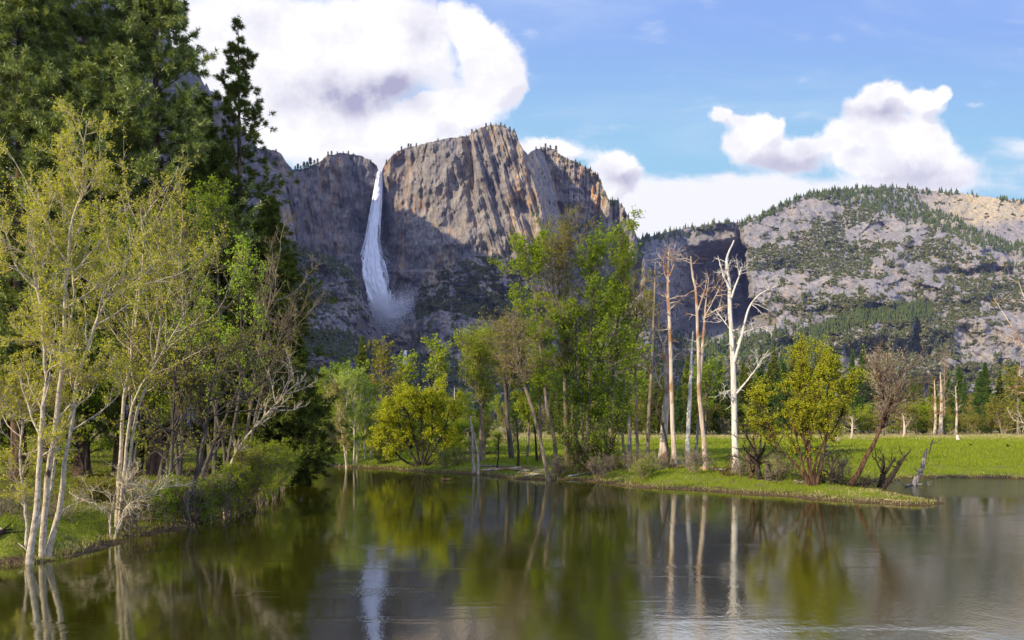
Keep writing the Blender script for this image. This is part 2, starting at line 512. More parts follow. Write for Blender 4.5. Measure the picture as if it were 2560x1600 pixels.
def granite(name, base, light, dark, streaks, warm=None, warm_amt=0.5, pale_x=None):
    m, N = material(name)
    pos = N.n('ShaderNodeNewGeometry').outputs['Position']
    n1 = N.noise(pos, 0.013, 7, 0.65)
    n2 = N.noise(pos, 0.09, 5, 0.7)
    c = N.mix(N.maprange(n1, 0.35, 0.65), col(dark), col(base))
    c = N.mix(N.math('MULTIPLY', N.maprange(n2, 0.5, 0.72), 0.55), c, col(light))
    if streaks:
        sv = N.vmath('MULTIPLY', N.vmath('ADD', pos, N.vmath('MULTIPLY', N.vmath('SUBTRACT', N.noise(pos, 0.012, 3, 0.5, 'Color'), (.5, .5, .5)), (46, 0, 0))), (1, 0.25, 0.085))
        s1 = N.noise(sv, 0.050, 5, 0.6)
        s2 = N.noise(N.vmath('ADD', sv, (311, 40, 9)), 0.12, 4, 0.6)
        zone = N.maprange(N.noise(N.vmath('MULTIPLY', pos, (1, 1, .5)), 0.0060, 4, 0.6), 0.40, 0.60)
        c = N.mix(N.math('MULTIPLY', N.math('MULTIPLY', N.maprange(s1, 0.47, 0.62), zone), streaks*.9), c, col((0.52, 0.41, 0.26)))
        c = N.mix(N.math('MULTIPLY', N.math('MULTIPLY', N.maprange(s2, 0.51, 0.63), zone), streaks*0.9), c, col((0.48, 0.25, 0.09)))
        c = N.mix(N.math('MULTIPLY', N.maprange(s2, 0.46, 0.34), 0.75*streaks), c, col((0.085, 0.080, 0.085)))
    cv = N.vmath('ADD', pos, N.vmath('MULTIPLY', N.vmath('SUBTRACT', N.noise(pos, 0.03, 3, 0.5, 'Color'), (.5, .5, .5)), (26, 26, 26)))
    vor = N.n('ShaderNodeTexVoronoi', {'Vector': N.vmath('MULTIPLY', cv, (1, .5, .34 if streaks > .5 else .6)), 'Scale': 0.042}, feature='DISTANCE_TO_EDGE').outputs['Distance']
    c = N.mix(N.math('MULTIPLY', N.maprange(vor, 0.045, 0.0), N.maprange(n1, .35, .6)), c, col((0.055, 0.05, 0.05)))
    pale = N.n('ShaderNodeTexVoronoi', {'Vector': cv, 'Scale': 0.055}, feature='F1').outputs['Color']
    pv = N.n('ShaderNodeSeparateXYZ', {0: pale}).outputs[0]
    c = N.mix(N.math('MULTIPLY', N.maprange(pv, 0.80, 0.98), 0.28), c, col(light))
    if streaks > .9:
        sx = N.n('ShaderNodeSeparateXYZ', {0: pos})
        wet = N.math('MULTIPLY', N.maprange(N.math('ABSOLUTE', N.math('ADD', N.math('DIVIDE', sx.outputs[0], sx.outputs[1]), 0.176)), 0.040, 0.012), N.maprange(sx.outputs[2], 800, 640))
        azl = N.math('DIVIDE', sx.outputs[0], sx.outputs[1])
        wall_shade = N.math('MULTIPLY', N.maprange(azl, -0.165, -0.20), N.maprange(n1, .25, .6))  # shade of the left wall, painted into the rock colour
        c = N.mix(N.math('MULTIPLY', wall_shade, 0.6), c, col((0.105, 0.098, 0.105)))
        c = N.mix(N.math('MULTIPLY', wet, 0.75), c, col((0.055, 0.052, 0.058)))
    if warm:
        sp = N.n('ShaderNodeSeparateXYZ', {0: pos})
        az = N.math('DIVIDE', sp.outputs[0], sp.outputs[1])
        wz = N.math('MULTIPLY', N.maprange(az, 0.52, 0.62), N.maprange(N.math('MULTIPLY_ADD', az, -600, sp.outputs[2]), 400, 470))
        c = N.mix(N.math('MULTIPLY', wz, N.maprange(n2, 0.35, 0.6)), c, col(warm))
    b = N.n('ShaderNodeBsdfDiffuse', {'Color': c, 'Roughness': 0.5, 'Normal': bump(N, N.math('ADD', n2, n1), 0.8, 3.0)}).outputs[0]
    return finish(m, N, b)


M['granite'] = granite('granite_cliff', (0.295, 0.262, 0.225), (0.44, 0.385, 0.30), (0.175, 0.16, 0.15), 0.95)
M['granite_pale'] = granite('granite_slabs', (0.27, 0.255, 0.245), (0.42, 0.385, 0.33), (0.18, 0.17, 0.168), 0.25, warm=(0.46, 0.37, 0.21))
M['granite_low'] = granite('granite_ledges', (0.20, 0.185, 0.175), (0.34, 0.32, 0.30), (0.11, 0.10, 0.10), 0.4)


def relief(name, px0, px1, step, top, bottom, nrows, depth, mat, jitter=2.0, seed=1, back=((25, 2), (80, 8), (220, 40), (600, 220)), label=None):
    pxs = np.arange(px0, px1+step*.5, step)
    tp = interp(pxs, top) + jitter*fbm(pxs/14.0, pxs*0+seed, 4, seed) - jitter*.6*np.abs(fbm(pxs/5.0, pxs*0+seed*3, 2, seed+5))
    s = np.linspace(0, 1, nrows)**0.95
    py = tp[None, :] + (bottom - tp[None, :])*s[:, None]
    px = np.repeat(pxs[None, :], nrows, 0)
    Y = depth(px, py)
    P = W(px, py, Y)
    rows = [P]
    for dy, dz in back:
        r = P[0].copy()
        r[:, 1] += dy
        r[:, 0] += dy*(pxs-1280)/F
        r[:, 2] -= dz + 0.25*dy*np.abs(perlin(pxs/30.0, dy/50.0+0*pxs, seed+3))
        rows.insert(0, r[None])
    V = np.concatenate(rows, 0)
    me = make_mesh(name, V, grid_quads(V.shape[0], V.shape[1])[:, ::-1], mat=mat, smooth=True)
    tag(link(name, me), label, kind='structure')
    return dict(pxs=pxs, top=tp, depth=depth)


CLIFF_TOP = [(520, 372), (600, 372), (648, 371), (690, 376), (702, 384), (716, 406), (731, 424), (764, 422), (797, 406), (818, 388), (859, 382), (896, 388), (925, 400), (942, 414), (948, 432), (954, 432),
             (959, 419), (966, 404), (991, 379), (1020, 369), (1053, 361), (1115, 346), (1169, 340), (1181, 330), (1202, 319), (1227, 312), (1256, 312), (1272, 323), (1289, 328), (1297, 354), (1309, 375), (1320, 386),
             (1334, 375), (1359, 368), (1384, 372), (1404, 390), (1446, 408), (1479, 425), (1497, 441), (1504, 462), (1516, 491), (1528, 505), (1541, 499), (1557, 515), (1574, 549), (1590, 586), (1603, 619), (1612, 655), (1622, 730), (1640, 800)]
ARETE = [(300, 1284), (328, 1291), (375, 1307), (445, 1331), (495, 1347), (540, 1358), (580, 1366), (640, 1374), (700, 1380), (820, 1388)]
WALL = [(520, 2050), (650, 2085), (700, 2130), (760, 2240), (840, 2340), (900, 2405), (946, 2450), (956, 2450), (975, 2405), (1010, 2365), (1100, 2295), (1200, 2225), (1270, 2190), (1400, 2150), (1700, 2100)]
REAR = [(1200, 2760), (1325, 2720), (1345, 2680), (1400, 2610), (1440, 2575), (1475, 2610), (1505, 2600), (1516, 2540), (1527, 2475), (1538, 2530), (1552, 2545), (1562, 2470), (1590, 2450), (1604, 2500), (1625, 2440), (1660, 2430)]
BASE = [(520, 560), (700, 590), (760, 612), (850, 680), (900, 740), (945, 812), (1010, 812), (1035, 742), (1070, 690), (1120, 668), (1180, 640), (1225, 628), (1300, 650), (1370, 668), (1420, 700), (1500, 735), (1560, 720), (1600, 700), (1640, 700)]


def cliff_depth(px, py):
    ar = interp(py, ARETE)
    front = interp(px, WALL)
    lean = px - 0.30*(py-420)*sstep(1080, 1220, px)
    rib = ridged(lean/30.0, py/420.0, 3, 21)*(4+22*sstep(1140, 1240, px))*sstep(980, 1080, px) + ridged(lean/9.0, py/150.0, 3, 25)*(1.5+2.5*sstep(1160, 1240, px))*sstep(980, 1080, px) + ridged(px/34.0, py/210.0, 4, 22)*12*sstep(1000, 920, px)
    rib = rib + fbm(px/75.0, py/110.0, 4, 23)*40 + fbm(px/11.0, py/26.0, 4, 24)*4.5
    # the big right-facing corner below the summit and the pillar next to it
    cx = 1178 + 0.06*(py-350)
    rib = rib - 60*sstep(cx-26, cx, px)*sstep(cx+4, cx+2, px)*sstep(640, 420, py) + 20*sstep(cx+2, cx+6, px)*sstep(cx+48, cx+10, px)*sstep(560, 400, py)
    # diagonal ramp running down right across the wall
    rx = 1050 + 0.30*(py-420)
    rib = rib - 44*sstep(rx-60, rx, px)*sstep(rx+3, rx, px)*sstep(390, 470, py)*sstep(660, 540, py)
    wq = 3*fbm(px/20.0, py/20.0, 3, 26)
    rib = rib + 6*facets((lean+wq)/30.0, py/95.0, 211) + 2.6*facets((lean+wq)/8.0, py/24.0, 212)*sstep(900, 1000, px) + 3*facets((px+wq)/9.0, py/22.0, 213)*sstep(1000, 900, px)
    front = front - rib
    outside = np.clip(px-ar, 0, None)
    front = front + outside*10.5 - ridged((px+.15*py)/9.0, py/60.0, 4, 31)*16*sstep(0, 14, outside) - fbm(px/20.,py/30.,4,32)*22*sstep(0,14,outside)
    rear = interp(px + 0.05*(py-450), REAR) - ridged(px/13.0, py/120.0, 4, 33)*18 - fbm(px/40.0, py/40.0, 4, 34)*28 - 8*facets(px/11.0+.3*perlin(px/9., py/9., 5), py/30.0, 214)
    d = np.where(px < 1150, front, np.minimum(front, rear))
    # batter and talus
    bs = interp(px, BASE) + 10*fbm(px/30.0, py/60.0, 3, 41)
    above = np.clip(bs-py, 0, None)
    below = np.clip(py-bs, 0, None)
    d = d + 0.10*above - 1.35*below*(0.9+0.3*fbm(px/50.0, py/30.0, 3, 42)) - 10*fbm(px/16.0, py/10.0, 4, 43)*sstep(0, 25, below)
    # ledge crossing behind the fall
    lx = sstep(960, 985, px)*sstep(1110, 1060, px)
    d = d - 24*lx*sstep(672, 680, py) + 46*sstep(985, 1000, px)*sstep(1062, 1040, px)*sstep(692, 712, py)*sstep(770, 745, py)
    d = d - 22*sstep(800, 860, px)*sstep(960, 945, px)*sstep(634, 640, py)*0.6
    return d


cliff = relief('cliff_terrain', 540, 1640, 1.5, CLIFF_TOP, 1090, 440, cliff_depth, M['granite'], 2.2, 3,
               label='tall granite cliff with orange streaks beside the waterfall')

BUTT_TOP = [(500, 585), (640, 592), (700, 594), (731, 604), (800, 632), (850, 654), (882, 670), (893, 692), (901, 722), (909, 750), (920, 776), (944, 812), (968, 856), (992, 895), (1010, 930), (1030, 990), (1040, 1060)]


def butt_depth(px, py):
    tp = interp(px, BUTT_TOP)
    t = py - tp
    cl = sstep(8, 20, t - (900-px)*0.05)
    d = 2010 + 0.35*(px-740) - 1.15*t*(0.55+0.45*sstep(60, 200, t)) - 70*cl*sstep(720, 860, px)
    d = d - ridged((px-0.4*py)/22.0, py/60.0, 4, 51)*8 - fbm(px/60.0, py/50.0, 5, 52, .42)*34 - 9*facets((px-.3*py)/26.0, (py+.3*px)/20.0, 215) - 4*facets((px-.3*py)/8.0, py/10.0, 216)
    e = np.clip(px-(interp(py, [(600, 780), (672, 882), (716, 897), (760, 915), (852, 966), (930, 1006), (1090, 1045)])-10), 0, None)
    return d + e*9


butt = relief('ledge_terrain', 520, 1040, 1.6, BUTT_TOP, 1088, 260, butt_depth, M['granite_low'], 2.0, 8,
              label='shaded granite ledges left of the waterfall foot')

MOUND_TOP = [(985, 1060), (1005, 930), (1020, 880), (1032, 838), (1046, 805), (1062, 788), (1100, 776), (1150, 784), (1200, 800), (1260, 818), (1330, 830), (1420, 815), (1500, 800), (1560, 770), (1600, 735), (1625, 722), (1645, 780), (1680, 835), (1720, 868), (1800, 890), (1860, 890), (1950, 880)]


def mound_depth(px, py):
    tp = interp(px, MOUND_TOP)
    t = py - tp
    d = 1780 + 0.12*(px-1050) - 1.25*t - ridged((px+0.7*py)/24.0, (py-.5*px)/40.0, 4, 61)*6 - fbm(px/60.0, py/45.0, 5, 62, .42)*36 - 8*facets((px+.5*py)/30.0, (py-.3*px)/18.0, 217) - 3.5*facets(px/9.0, py/8.0, 218)
    return d + np.clip(1060-px, 0, None)*5


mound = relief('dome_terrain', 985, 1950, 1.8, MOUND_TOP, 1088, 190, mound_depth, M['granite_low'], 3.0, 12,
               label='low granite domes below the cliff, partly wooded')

RIGHT_TOP = [(1560, 610), (1605, 597), (1650, 585), (1700, 572), (1740, 566), (1800, 556), (1850, 556), (1866, 552), (1900, 536), (1950, 512), (2000, 492), (2050, 480), (2100, 474), (2150, 470), (2210, 468), (2260, 470), (2310, 475), (2360, 480),
             (2410, 484), (2480, 494), (2560, 502), (2660, 500), (2760, 505)]
EDGE = [(540, 1868), (587, 1866), (690, 1877), (744, 1886), (793, 1940), (840, 1962), (900, 1966)]


def right_depth(px, py):
    t = np.clip((960-py)/490.0, 0, 1.3)
    d = 2330 + 880*t**1.7 + 0.10*(px-2200)
    ed = interp(py, EDGE) + 7*fbm(py/38.0, py*0+2, 4, 78) - 3
    rec = sstep(ed+4, ed-12-6*perlin(py/14.0, py*0+4, 79), px)
    # canyon recess left of the big slab, with the pale buttress standing out at its head
    lowc = 2430 + 5.2*np.clip(px-1600, -40, 150) + 0.8*np.clip(px-1750, 0, 200) - 0.3*np.clip(py-740, 0, 260)
    upc = 2960 - 0.35*(px-1700) + 0.5*np.clip(640-py, 0, 200)
    west = lowc + (upc-lowc)*sstep(655, 600, py + 0.10*(px-1750))*sstep(1640, 1720, px)
    d = d + rec*np.clip(west-d, 25, 900)*sstep(860, 800, py+.25*(px-1800))
    gx = 1849 + 0.12*(py-600)
    d = d + 70*np.exp(-((px-gx)/7)**2)*sstep(560, 590, py)*sstep(760, 690, py)
    # spurs whose right sides fall in shadow
    e1 = interp(py, [(640, 2150), (690, 2192), (730, 2240), (800, 2286), (850, 2278), (900, 2250)])
    d = d - 85*sstep(e1+5, e1-5, px)*sstep(e1-330, e1-40, px)*sstep(672, 712, py)*sstep(900, 830, py)
    e2 = interp(py, [(575, 2440), (610, 2490), (650, 2522), (680, 2520)])
    d = d - 90*sstep(e2+5, e2-5, px)*sstep(e2-300, e2-20, px)*sstep(578, 600, py)*sstep(690, 660, py)
    d = d + 60*sstep(2280, 2420, px)*sstep(520+0.35*(px-2280), 500+0.35*(px-2280), py)
    fx = px + 6*fbm(px/30., py/30., 3, 76)
    d = d - 16*facets((fx+.25*py)/62.0, (py-.35*px)/34.0, 221) - 4.5*facets((fx+.25*py)/26.0, (py-.35*px)/13.0, 222) - 1.4*facets(fx/9.0, (py-.3*px)/5.5, 223) + 14*np.exp(-((ridged((px-.55*py)/120., (py+.5*px)/300., 2, 77)-1.35)/.12)**2) - fbm(px/95.0, py/70.0, 5, 72, .45)*46 - ridged((px-.5*py)/60., (py+.35*px)/38., 3, 75)*6 - fbm(px/9.0, py/9.0, 3, 73)*2.0
    return d


right = relief('mountain_terrain', 1560, 2760, 2.0, RIGHT_TOP, 1088, 300, right_depth, M['granite_pale'], 2.0, 15,
               label='broad grey granite mountain with scattered forest on the right')

# the valley's left wall, mostly behind the pines: its crest shades the lower cliff
SHADOW_EDGE = [(950, 540), (1008, 518), (1053, 540), (1086, 561), (1123, 582), (1169, 606), (1225, 628), (1300, 650), (1350, 665)]


def crest_from_shadow():
    """the crest that both forms the valley wall's skyline and throws the shadow edge seen on the cliff"""
    out = []
    for px, py in SHADOW_EDGE:
        s = W(px, py, float(cliff_depth(np.array([float(px)]), np.array([float(py)]))[0]))
        slope, c0 = 1.224, 116-1.224*440            # skyline row = c0 + slope * column in the photo
        k = (c0+slope*1280-HY)/F
        # s.z + t dz - CZ = -(k (s.y + t dy) + slope (s.x + t dx))
        t = -(s[2]-CZ + k*s[1] + slope*s[0]) / (S_DIR[2] + k*S_DIR[1] + slope*S_DIR[0])
        out.append(s + t*S_DIR)
    return out


_cr = crest_from_shadow()
CREST = np.array([(-640, 2110, 690), (-692, 2090, 758), (-800, 2092, 890)] + [tuple(p) for p in _cr] + [tuple(_cr[-1]+np.array([10, -190, -20])), tuple(_cr[-1]+np.array([-10, -400, -60])), tuple(_cr[-1]+np.array([-110, -620, -320])), tuple(_cr[-1]+np.array([-220, -800, -620]))], float)


def build_left_ridge():
    xs = np.arange(-1900, -440, 8.0)
    ys = np.arange(640, 2420, 8.0)
    xx, yy = np.meshgrid(xs, ys)
    wx = xx + 22*fbm(xx/130, yy/130, 4, 81)
    wy = yy + 22*fbm(xx/130, yy/130, 4, 82)
    best = np.full(xx.shape, -100.0)
    for a, b in zip(CREST[:-1], CREST[1:]):
        e = b[:2]-a[:2]
        t = np.clip(((wx-a[0])*e[0] + (wy-a[1])*e[1]) / (e@e), 0, 1)
        cx, cy = a[0]+t*e[0], a[1]+t*e[1]
        dd = np.hypot(wx-cx, wy-cy)
        zc = a[2]+t*(b[2]-a[2])
        east = sstep(-40, 40, wx-cx)
        best = np.maximum(best, zc - dd*(0.9 + 3.4*east))
    z = best + 10*fbm(xx/40, yy/40, 4, 83)
    V = np.stack([xx, yy, z], -1)
    q = grid_quads(*xx.shape)
    keep = z.ravel()[q].max(1) > -30
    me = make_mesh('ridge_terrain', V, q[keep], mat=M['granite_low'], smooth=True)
    tag(link('ridge_terrain', me), 'shaded mountain wall behind the tall pines', kind='structure')


build_left_ridge()


# ------------------------------------------------------------------ waterfall
def build_waterfall():
    rng = np.random.default_rng(7)
    edge_l = [(420, 945), (452, 940), (500, 932), (545, 924), (600, 914), (652, 901), (695, 901), (735, 913), (770, 931), (815, 940)]
    edge_r = [(420, 955), (452, 954), (500, 953), (545, 950), (600, 947), (652, 957), (695, 967), (735, 976), (770, 975), (815, 966)]
    V, Q = [], []
    nv = 0

    def strand(u, s0, s1, wpx, dep):
        nonlocal nv
        k = 14
        py = np.linspace(s0, s1, k)
        uu = u + 0.035*np.cumsum(rng.normal(0, 1, k))
        uu = np.clip(uu, -0.06, 1.06)
        px = interp(py, edge_l) + uu*(interp(py, edge_r)-interp(py, edge_l))
        w = wpx*np.sin(np.linspace(0.12, math.pi-0.05, k))**0.6
        Y = 2425 - dep - 0.02*(py-430)
        L, R = W(px-w/2, py, Y), W(px+w/2, py, Y+rng.uniform(-4, 4))
        V.append(np.stack([L, R], 1).reshape(-1, 3))
        i = np.arange(k-1)*2 + nv
        Q.append(np.stack([i, i+1, i+3, i+2], -1))
        nv += 2*k
    for i in range(1500):
        s0 = 428 + 330*rng.random()**1.5
        ln = rng.uniform(30, 130) if s0 < 560 else rng.uniform(14, 60)
        u = np.clip(rng.normal(0.48, 0.24), 0, 1)
        if s0 > 640:
            u = np.clip(rng.normal(0.5, 0.30), 0, 1)
        strand(u, s0, min(s0+ln, 812), rng.uniform(1.2, 3.6) if s0 < 600 else rng.uniform(1.5, 5.0), rng.uniform(0, 26))
    for i in range(60):
        strand(rng.uniform(0.1, 0.9), 428, 428+rng.uniform(60, 190), rng.uniform(1.5, 3.5), rng.uniform(0, 14))
    # the dense core behind the strands
    pyc = np.linspace(428, 790, 90)[:, None]
    uc = np.linspace(0.10, 0.90, 22)[None, :]
    el, er = interp(pyc, edge_l), interp(pyc, edge_r)
    uw = uc + 0.05*fbm(pyc/9.0, uc*3.0, 3, 301)
    Yc = 2400 - 0.02*(pyc-430) - 7*np.sin(uc*math.pi) - 5*ridged(uc*9.0 + .4*perlin(pyc/22., uc*0, 5), pyc/70.0, 3, 302)
    Vc = W(el+uw*(er-el), pyc+0*uc, Yc).reshape(-1, 3)
    V.append(Vc)
    Q.append(grid_quads(90, 22)[:, ::-1]+nv)
    nv += len(Vc)
    m, N = material('falling_water')
    d = N.n('ShaderNodeBsdfDiffuse', {'Color': (0.96, 0.96, 0.97, 1)}).outputs[0]
    s = d
    me = make_mesh('waterfall', np.concatenate(V), np.concatenate(Q), mat=finish(m, N, s))
    wf = tag(link('waterfall', me), 'tall white waterfall plunging down the shaded cliff', 'waterfall', kind='structure')
    # spray: sub-pixel flecks thrown out along the fall and billowing at its foot
    n = 90000
    py = np.concatenate([np.clip(rng.normal(710, 62, n//3), 500, 815), rng.normal(785, 24, n-n//3)])
    px = interp(py, edge_l) + rng.normal(0.5, 0.45, n)*(interp(py, edge_r)-interp(py, edge_l))
    foot = np.arange(n) > n//3
    px = np.where(foot, 955 + np.abs(rng.normal(0, 42, n))*np.where(rng.random(n) < 0.75, 1, -0.35), px)
    py = np.where(foot, 786 - np.abs(rng.normal(0, 26, n))*np.where(rng.random(n) < .7, 1, -1.0) + 10*np.sin(px/17.0), py)
    Y = np.where(foot, 2330 + rng.normal(0, 25, n), 2412+rng.normal(0, 10, n))
    Pc = W(px, py, Y)
    a = rng.normal(0, 1, (n, 3))
    b = rng.normal(0, 1, (n, 3))
    sz = rng.uniform(0.4, 1.2, (n, 1))
    a *= sz/np.linalg.norm(a, axis=1, keepdims=True)
    b *= sz/np.linalg.norm(b, axis=1, keepdims=True)
    Vs = np.stack([Pc+a, Pc+b, Pc-a-b], 1).reshape(-1, 3)
    me = make_mesh('spray_mist', Vs, tris=np.arange(3*n).reshape(-1, 3), mat=m)
    tag(link('spray_mist', me), 'white spray drifting from the foot of the waterfall', kind='stuff')
    # the short lower fall down in the gorge
    V, Q, nv = [], [], 0
    edge_l[:] = [(870, 1011), (890, 1010), (912, 1007), (930, 1006)]
    edge_r[:] = [(870, 1018), (890, 1016), (912, 1018), (930, 1019)]
    for i in range(60):
        py0 = rng.uniform(874, 905)
        k = 8
        py = np.linspace(py0, py0+rng.uniform(8, 24), k)
        px = interp(py, edge_l) + rng.random()*(interp(py, edge_r)-interp(py, edge_l))
        Y = 1690 - rng.uniform(0, 8)
        L, R = W(px-1.0, py, Y), W(px+1.0, py, Y)
        V.append(np.stack([L, R], 1).reshape(-1, 3))
        j = np.arange(k-1)*2+nv
        Q.append(np.stack([j, j+1, j+3, j+2], -1))
        nv += 2*k
    me = make_mesh('lower_waterfall', np.concatenate(V), np.concatenate(Q), mat=m)
    tag(link('lower_waterfall', me), 'short white lower waterfall glimpsed in the dark gorge', 'waterfall', kind='structure')


build_waterfall()

# ------------------------------------------------------------------ tree growing
def unit(v):
    return v / np.maximum(np.linalg.norm(v, axis=-1, keepdims=True), 1e-9)


def tubes(P, R, k):
    """P (B,m,3) centre lines, R (B,m) radii -> verts, quads of open tubes (pointed at the thin end)"""
    B, m, _ = P.shape
    T = np.gradient(P, axis=1)
    T = unit(T)
    ref = np.where(np.abs(T[:, :1, 2:3]) > 0.9, np.array([1.0, 0, 0]), np.array([0, 0, 1.0]))
    e1 = unit(np.cross(T, np.broadcast_to(ref, T.shape)))
    e2 = np.cross(T, e1)
    a = np.arange(k)/k*2*math.pi
    V = P[:, :, None, :] + R[:, :, None, None]*(np.cos(a)[None, None, :, None]*e1[:, :, None, :] + np.sin(a)[None, None, :, None]*e2[:, :, None, :])
    base = (np.arange(B)*m*k)[:, None, None]
    i = np.arange(m-1)[None, :, None]*k
    j = np.arange(k)[None, None, :]
    j2 = (j+1) % k
    Q = np.stack(np.broadcast_arrays(base+i+j, base+i+j2, base+i+k+j2, base+i+k+j), -1).reshape(-1, 4)
    return V.reshape(-1, 3), Q


class Geo:
    def __init__(self):
        self.V, self.Q, self.T, self.n = [], [], [], 0

    def tube(self, P, R, k=5):
        if len(P) == 0:
            return
        V, Q = tubes(P, R, k)
        self.V.append(V)
        self.Q.append(Q+self.n)
        self.n += len(V)

    def quads(self, V4):
        V = V4.reshape(-1, 3)
        self.V.append(V)
        self.Q.append(np.arange(len(V)).reshape(-1, 4)+self.n)
        self.n += len(V)

    def tris(self, V3):
        V = V3.reshape(-1, 3)
        self.V.append(V)
        self.T.append(np.arange(len(V)).reshape(-1, 3)+self.n)
        self.n += len(V)

    def mesh(self, name, mat, smooth=False, origin=(0, 0, 0)):
        V = np.concatenate(self.V) - np.asarray(origin)
        return make_mesh(name, V, np.concatenate(self.Q) if self.Q else None, np.concatenate(self.T) if self.T else None, mat, smooth)


def smooth_path(pts, m, rng=None, wob=0.0):
    """Catmull-Rom through the points, resampled to m points"""
    p = np.asarray(pts, float)
    q = np.vstack([2*p[0]-p[1], p, 2*p[-1]-p[-2]])
    out = []
    for t in np.linspace(0, len(p)-1-1e-6, m):
        i = int(t)
        f = t-i
        a, b, c, d = q[i], q[i+1], q[i+2], q[i+3]
        out.append(0.5*((2*b)+(c-a)*f+(2*a-5*b+4*c-d)*f*f+(3*b-a-3*c+d)*f**3))
    out = np.array(out)
    if wob and rng is not None:
        w = np.cumsum(rng.normal(0, wob, out.shape), 0)
        w -= w[:1]
        w *= np.array([0.5, 1.0, 0.15])
        out = out+w
    return out


def spawn(P, R, rng, per, t0, t1, ang, asd, length, m=7, up=0.0, wig=0.10, rr=0.6, rend=0.004, lsd=0.25, lprof=None, tpow=1.0):
    """grow `per` children on every line of P (B,n,3)"""
    B, n, _ = P.shape
    bi = np.repeat(np.arange(B), per)
    K = len(bi)
    t = t0+(t1-t0)*rng.random(K)**tpow
    f = t*(n-1)
    i = np.minimum(f.astype(int), n-2)
    fr = (f-i)[:, None]
    pos = P[bi, i]*(1-fr)+P[bi, i+1]*fr
    tan = unit(P[bi, i+1]-P[bi, i])
    pr = R[bi, i]*(1-fr[:, 0])+R[bi, i+1]*fr[:, 0]
    az = rng.random(K)*2*math.pi
    ref = np.where(np.abs(tan[:, 2:3]) > 0.9, np.array([1.0, 0, 0]), np.array([0, 0, 1.0]))
    e1 = unit(np.cross(tan, ref))
    e2 = np.cross(tan, e1)
    a = np.radians(rng.normal(ang, asd, K))[:, None]
    d = np.cos(a)*tan+np.sin(a)*(np.cos(az)[:, None]*e1+np.sin(az)[:, None]*e2)
    L = length*np.clip(rng.normal(1, lsd, K), 0.35, 1.8)
    if lprof is not None:
        L = L*lprof(t)
    Cc = np.empty((K, m, 3))
    Cc[:, 0] = pos
    step = (L/(m-1))[:, None]
    for s in range(1, m):
        d = unit(d+np.array([0, 0, up])/(m-1)+rng.normal(0, wig, (K, 3)))
        Cc[:, s] = Cc[:, s-1]+d*step
    r0 = np.maximum(pr*rr, rend)
    RR = r0[:, None]*(1-np.linspace(0, 1, m)[None])**0.8+rend
    return Cc, RR


def leaves_on(P, rng, per, size, spread, t0=0.25, droop=0.0, asp=0.6):
    """leaf quads scattered round the lines"""
    B, n, _ = P.shape
    bi = np.repeat(np.arange(B), per)
    K = len(bi)
    f = (t0+(1-t0)*rng.random(K))*(n-1)
    i = np.minimum(f.astype(int), n-2)
    fr = (f-i)[:, None]
    c = P[bi, i]*(1-fr)+P[bi, i+1]*fr+rng.normal(0, spread, (K, 3))
    return leaf_quads(c, rng, size, asp, droop)


def leaf_quads(c, rng, size, asp=0.6, droop=0.0):
    K = len(c)
    a = unit(rng.normal(0, 1, (K, 3))-np.array([0, 0, droop]))
    b = unit(np.cross(a, rng.normal(0, 1, (K, 3))))
    s = (size*rng.uniform(0.6, 1.35, K))[:, None]
    a, b = a*s*0.5, b*s*0.5*asp
    return np.stack([c-a, c+b-0.1*a, c+a, c-b-0.1*a], 1)


def tufts(c, d, rng, m, length, width, flare=0.8):
    """needle tufts: m narrow triangles fanning out from each centre c round direction d"""
    K = len(c)
    dd = unit(d[:, None, :]+rng.normal(0, flare, (K, m, 3)))
    sd = unit(np.cross(dd, rng.normal(0, 1, (K, m, 3))))*width*0.5
    tip = c[:, None, :]+dd*length*rng.uniform(0.7, 1.2, (K, m, 1))
    b = np.broadcast_to(c[:, None, :], sd.shape)+dd*length*0.12
    return np.stack([b-sd, b+sd, tip], 2).reshape(-1, 3, 3)


def base_point(px, Y):
    x = (px-1280)/F*Y
    return np.array([x, Y, float(ground_z(np.array([x]), np.array([Y]))[0])])


def traced(pts, Y, sink=0.15):
    """photo pixels of a trunk at depth Y -> world points; the first one is set on the ground"""
    p = W([q[0] for q in pts], [q[1] for q in pts], Y)
    p[0, 2] = float(ground_z(p[:1, 0], p[:1, 1])[0])-sink
    return p


def flare(R, amount=0.5, frac=0.08):
    t = np.linspace(0, 1, len(R))
    return R*(1+amount*np.exp(-t/frac))


def root_of(P):
    b = P[0].copy()
    b[2] += 0.15
    return b


def part(root, name, geo, mat, smooth=True, origin=None):
    return link(name, geo.mesh(name, mat, smooth, (0, 0, 0) if origin is None else origin), root)


def copy_tree(root, loc, rotz, scale, label, group=None, kids=None):
    c = root.copy()
    C.objects.link(c)
    c.location = [float(v) for v in loc]
    c.rotation_euler = (0, 0, rotz)
    c.scale = scale if isinstance(scale, tuple) else (scale,)*3
    c['label'] = label
    if group:
        c['group'] = group
    for ch in list(root.children):
        k = ch.copy()
        C.objects.link(k)
        k.parent = c
    return c


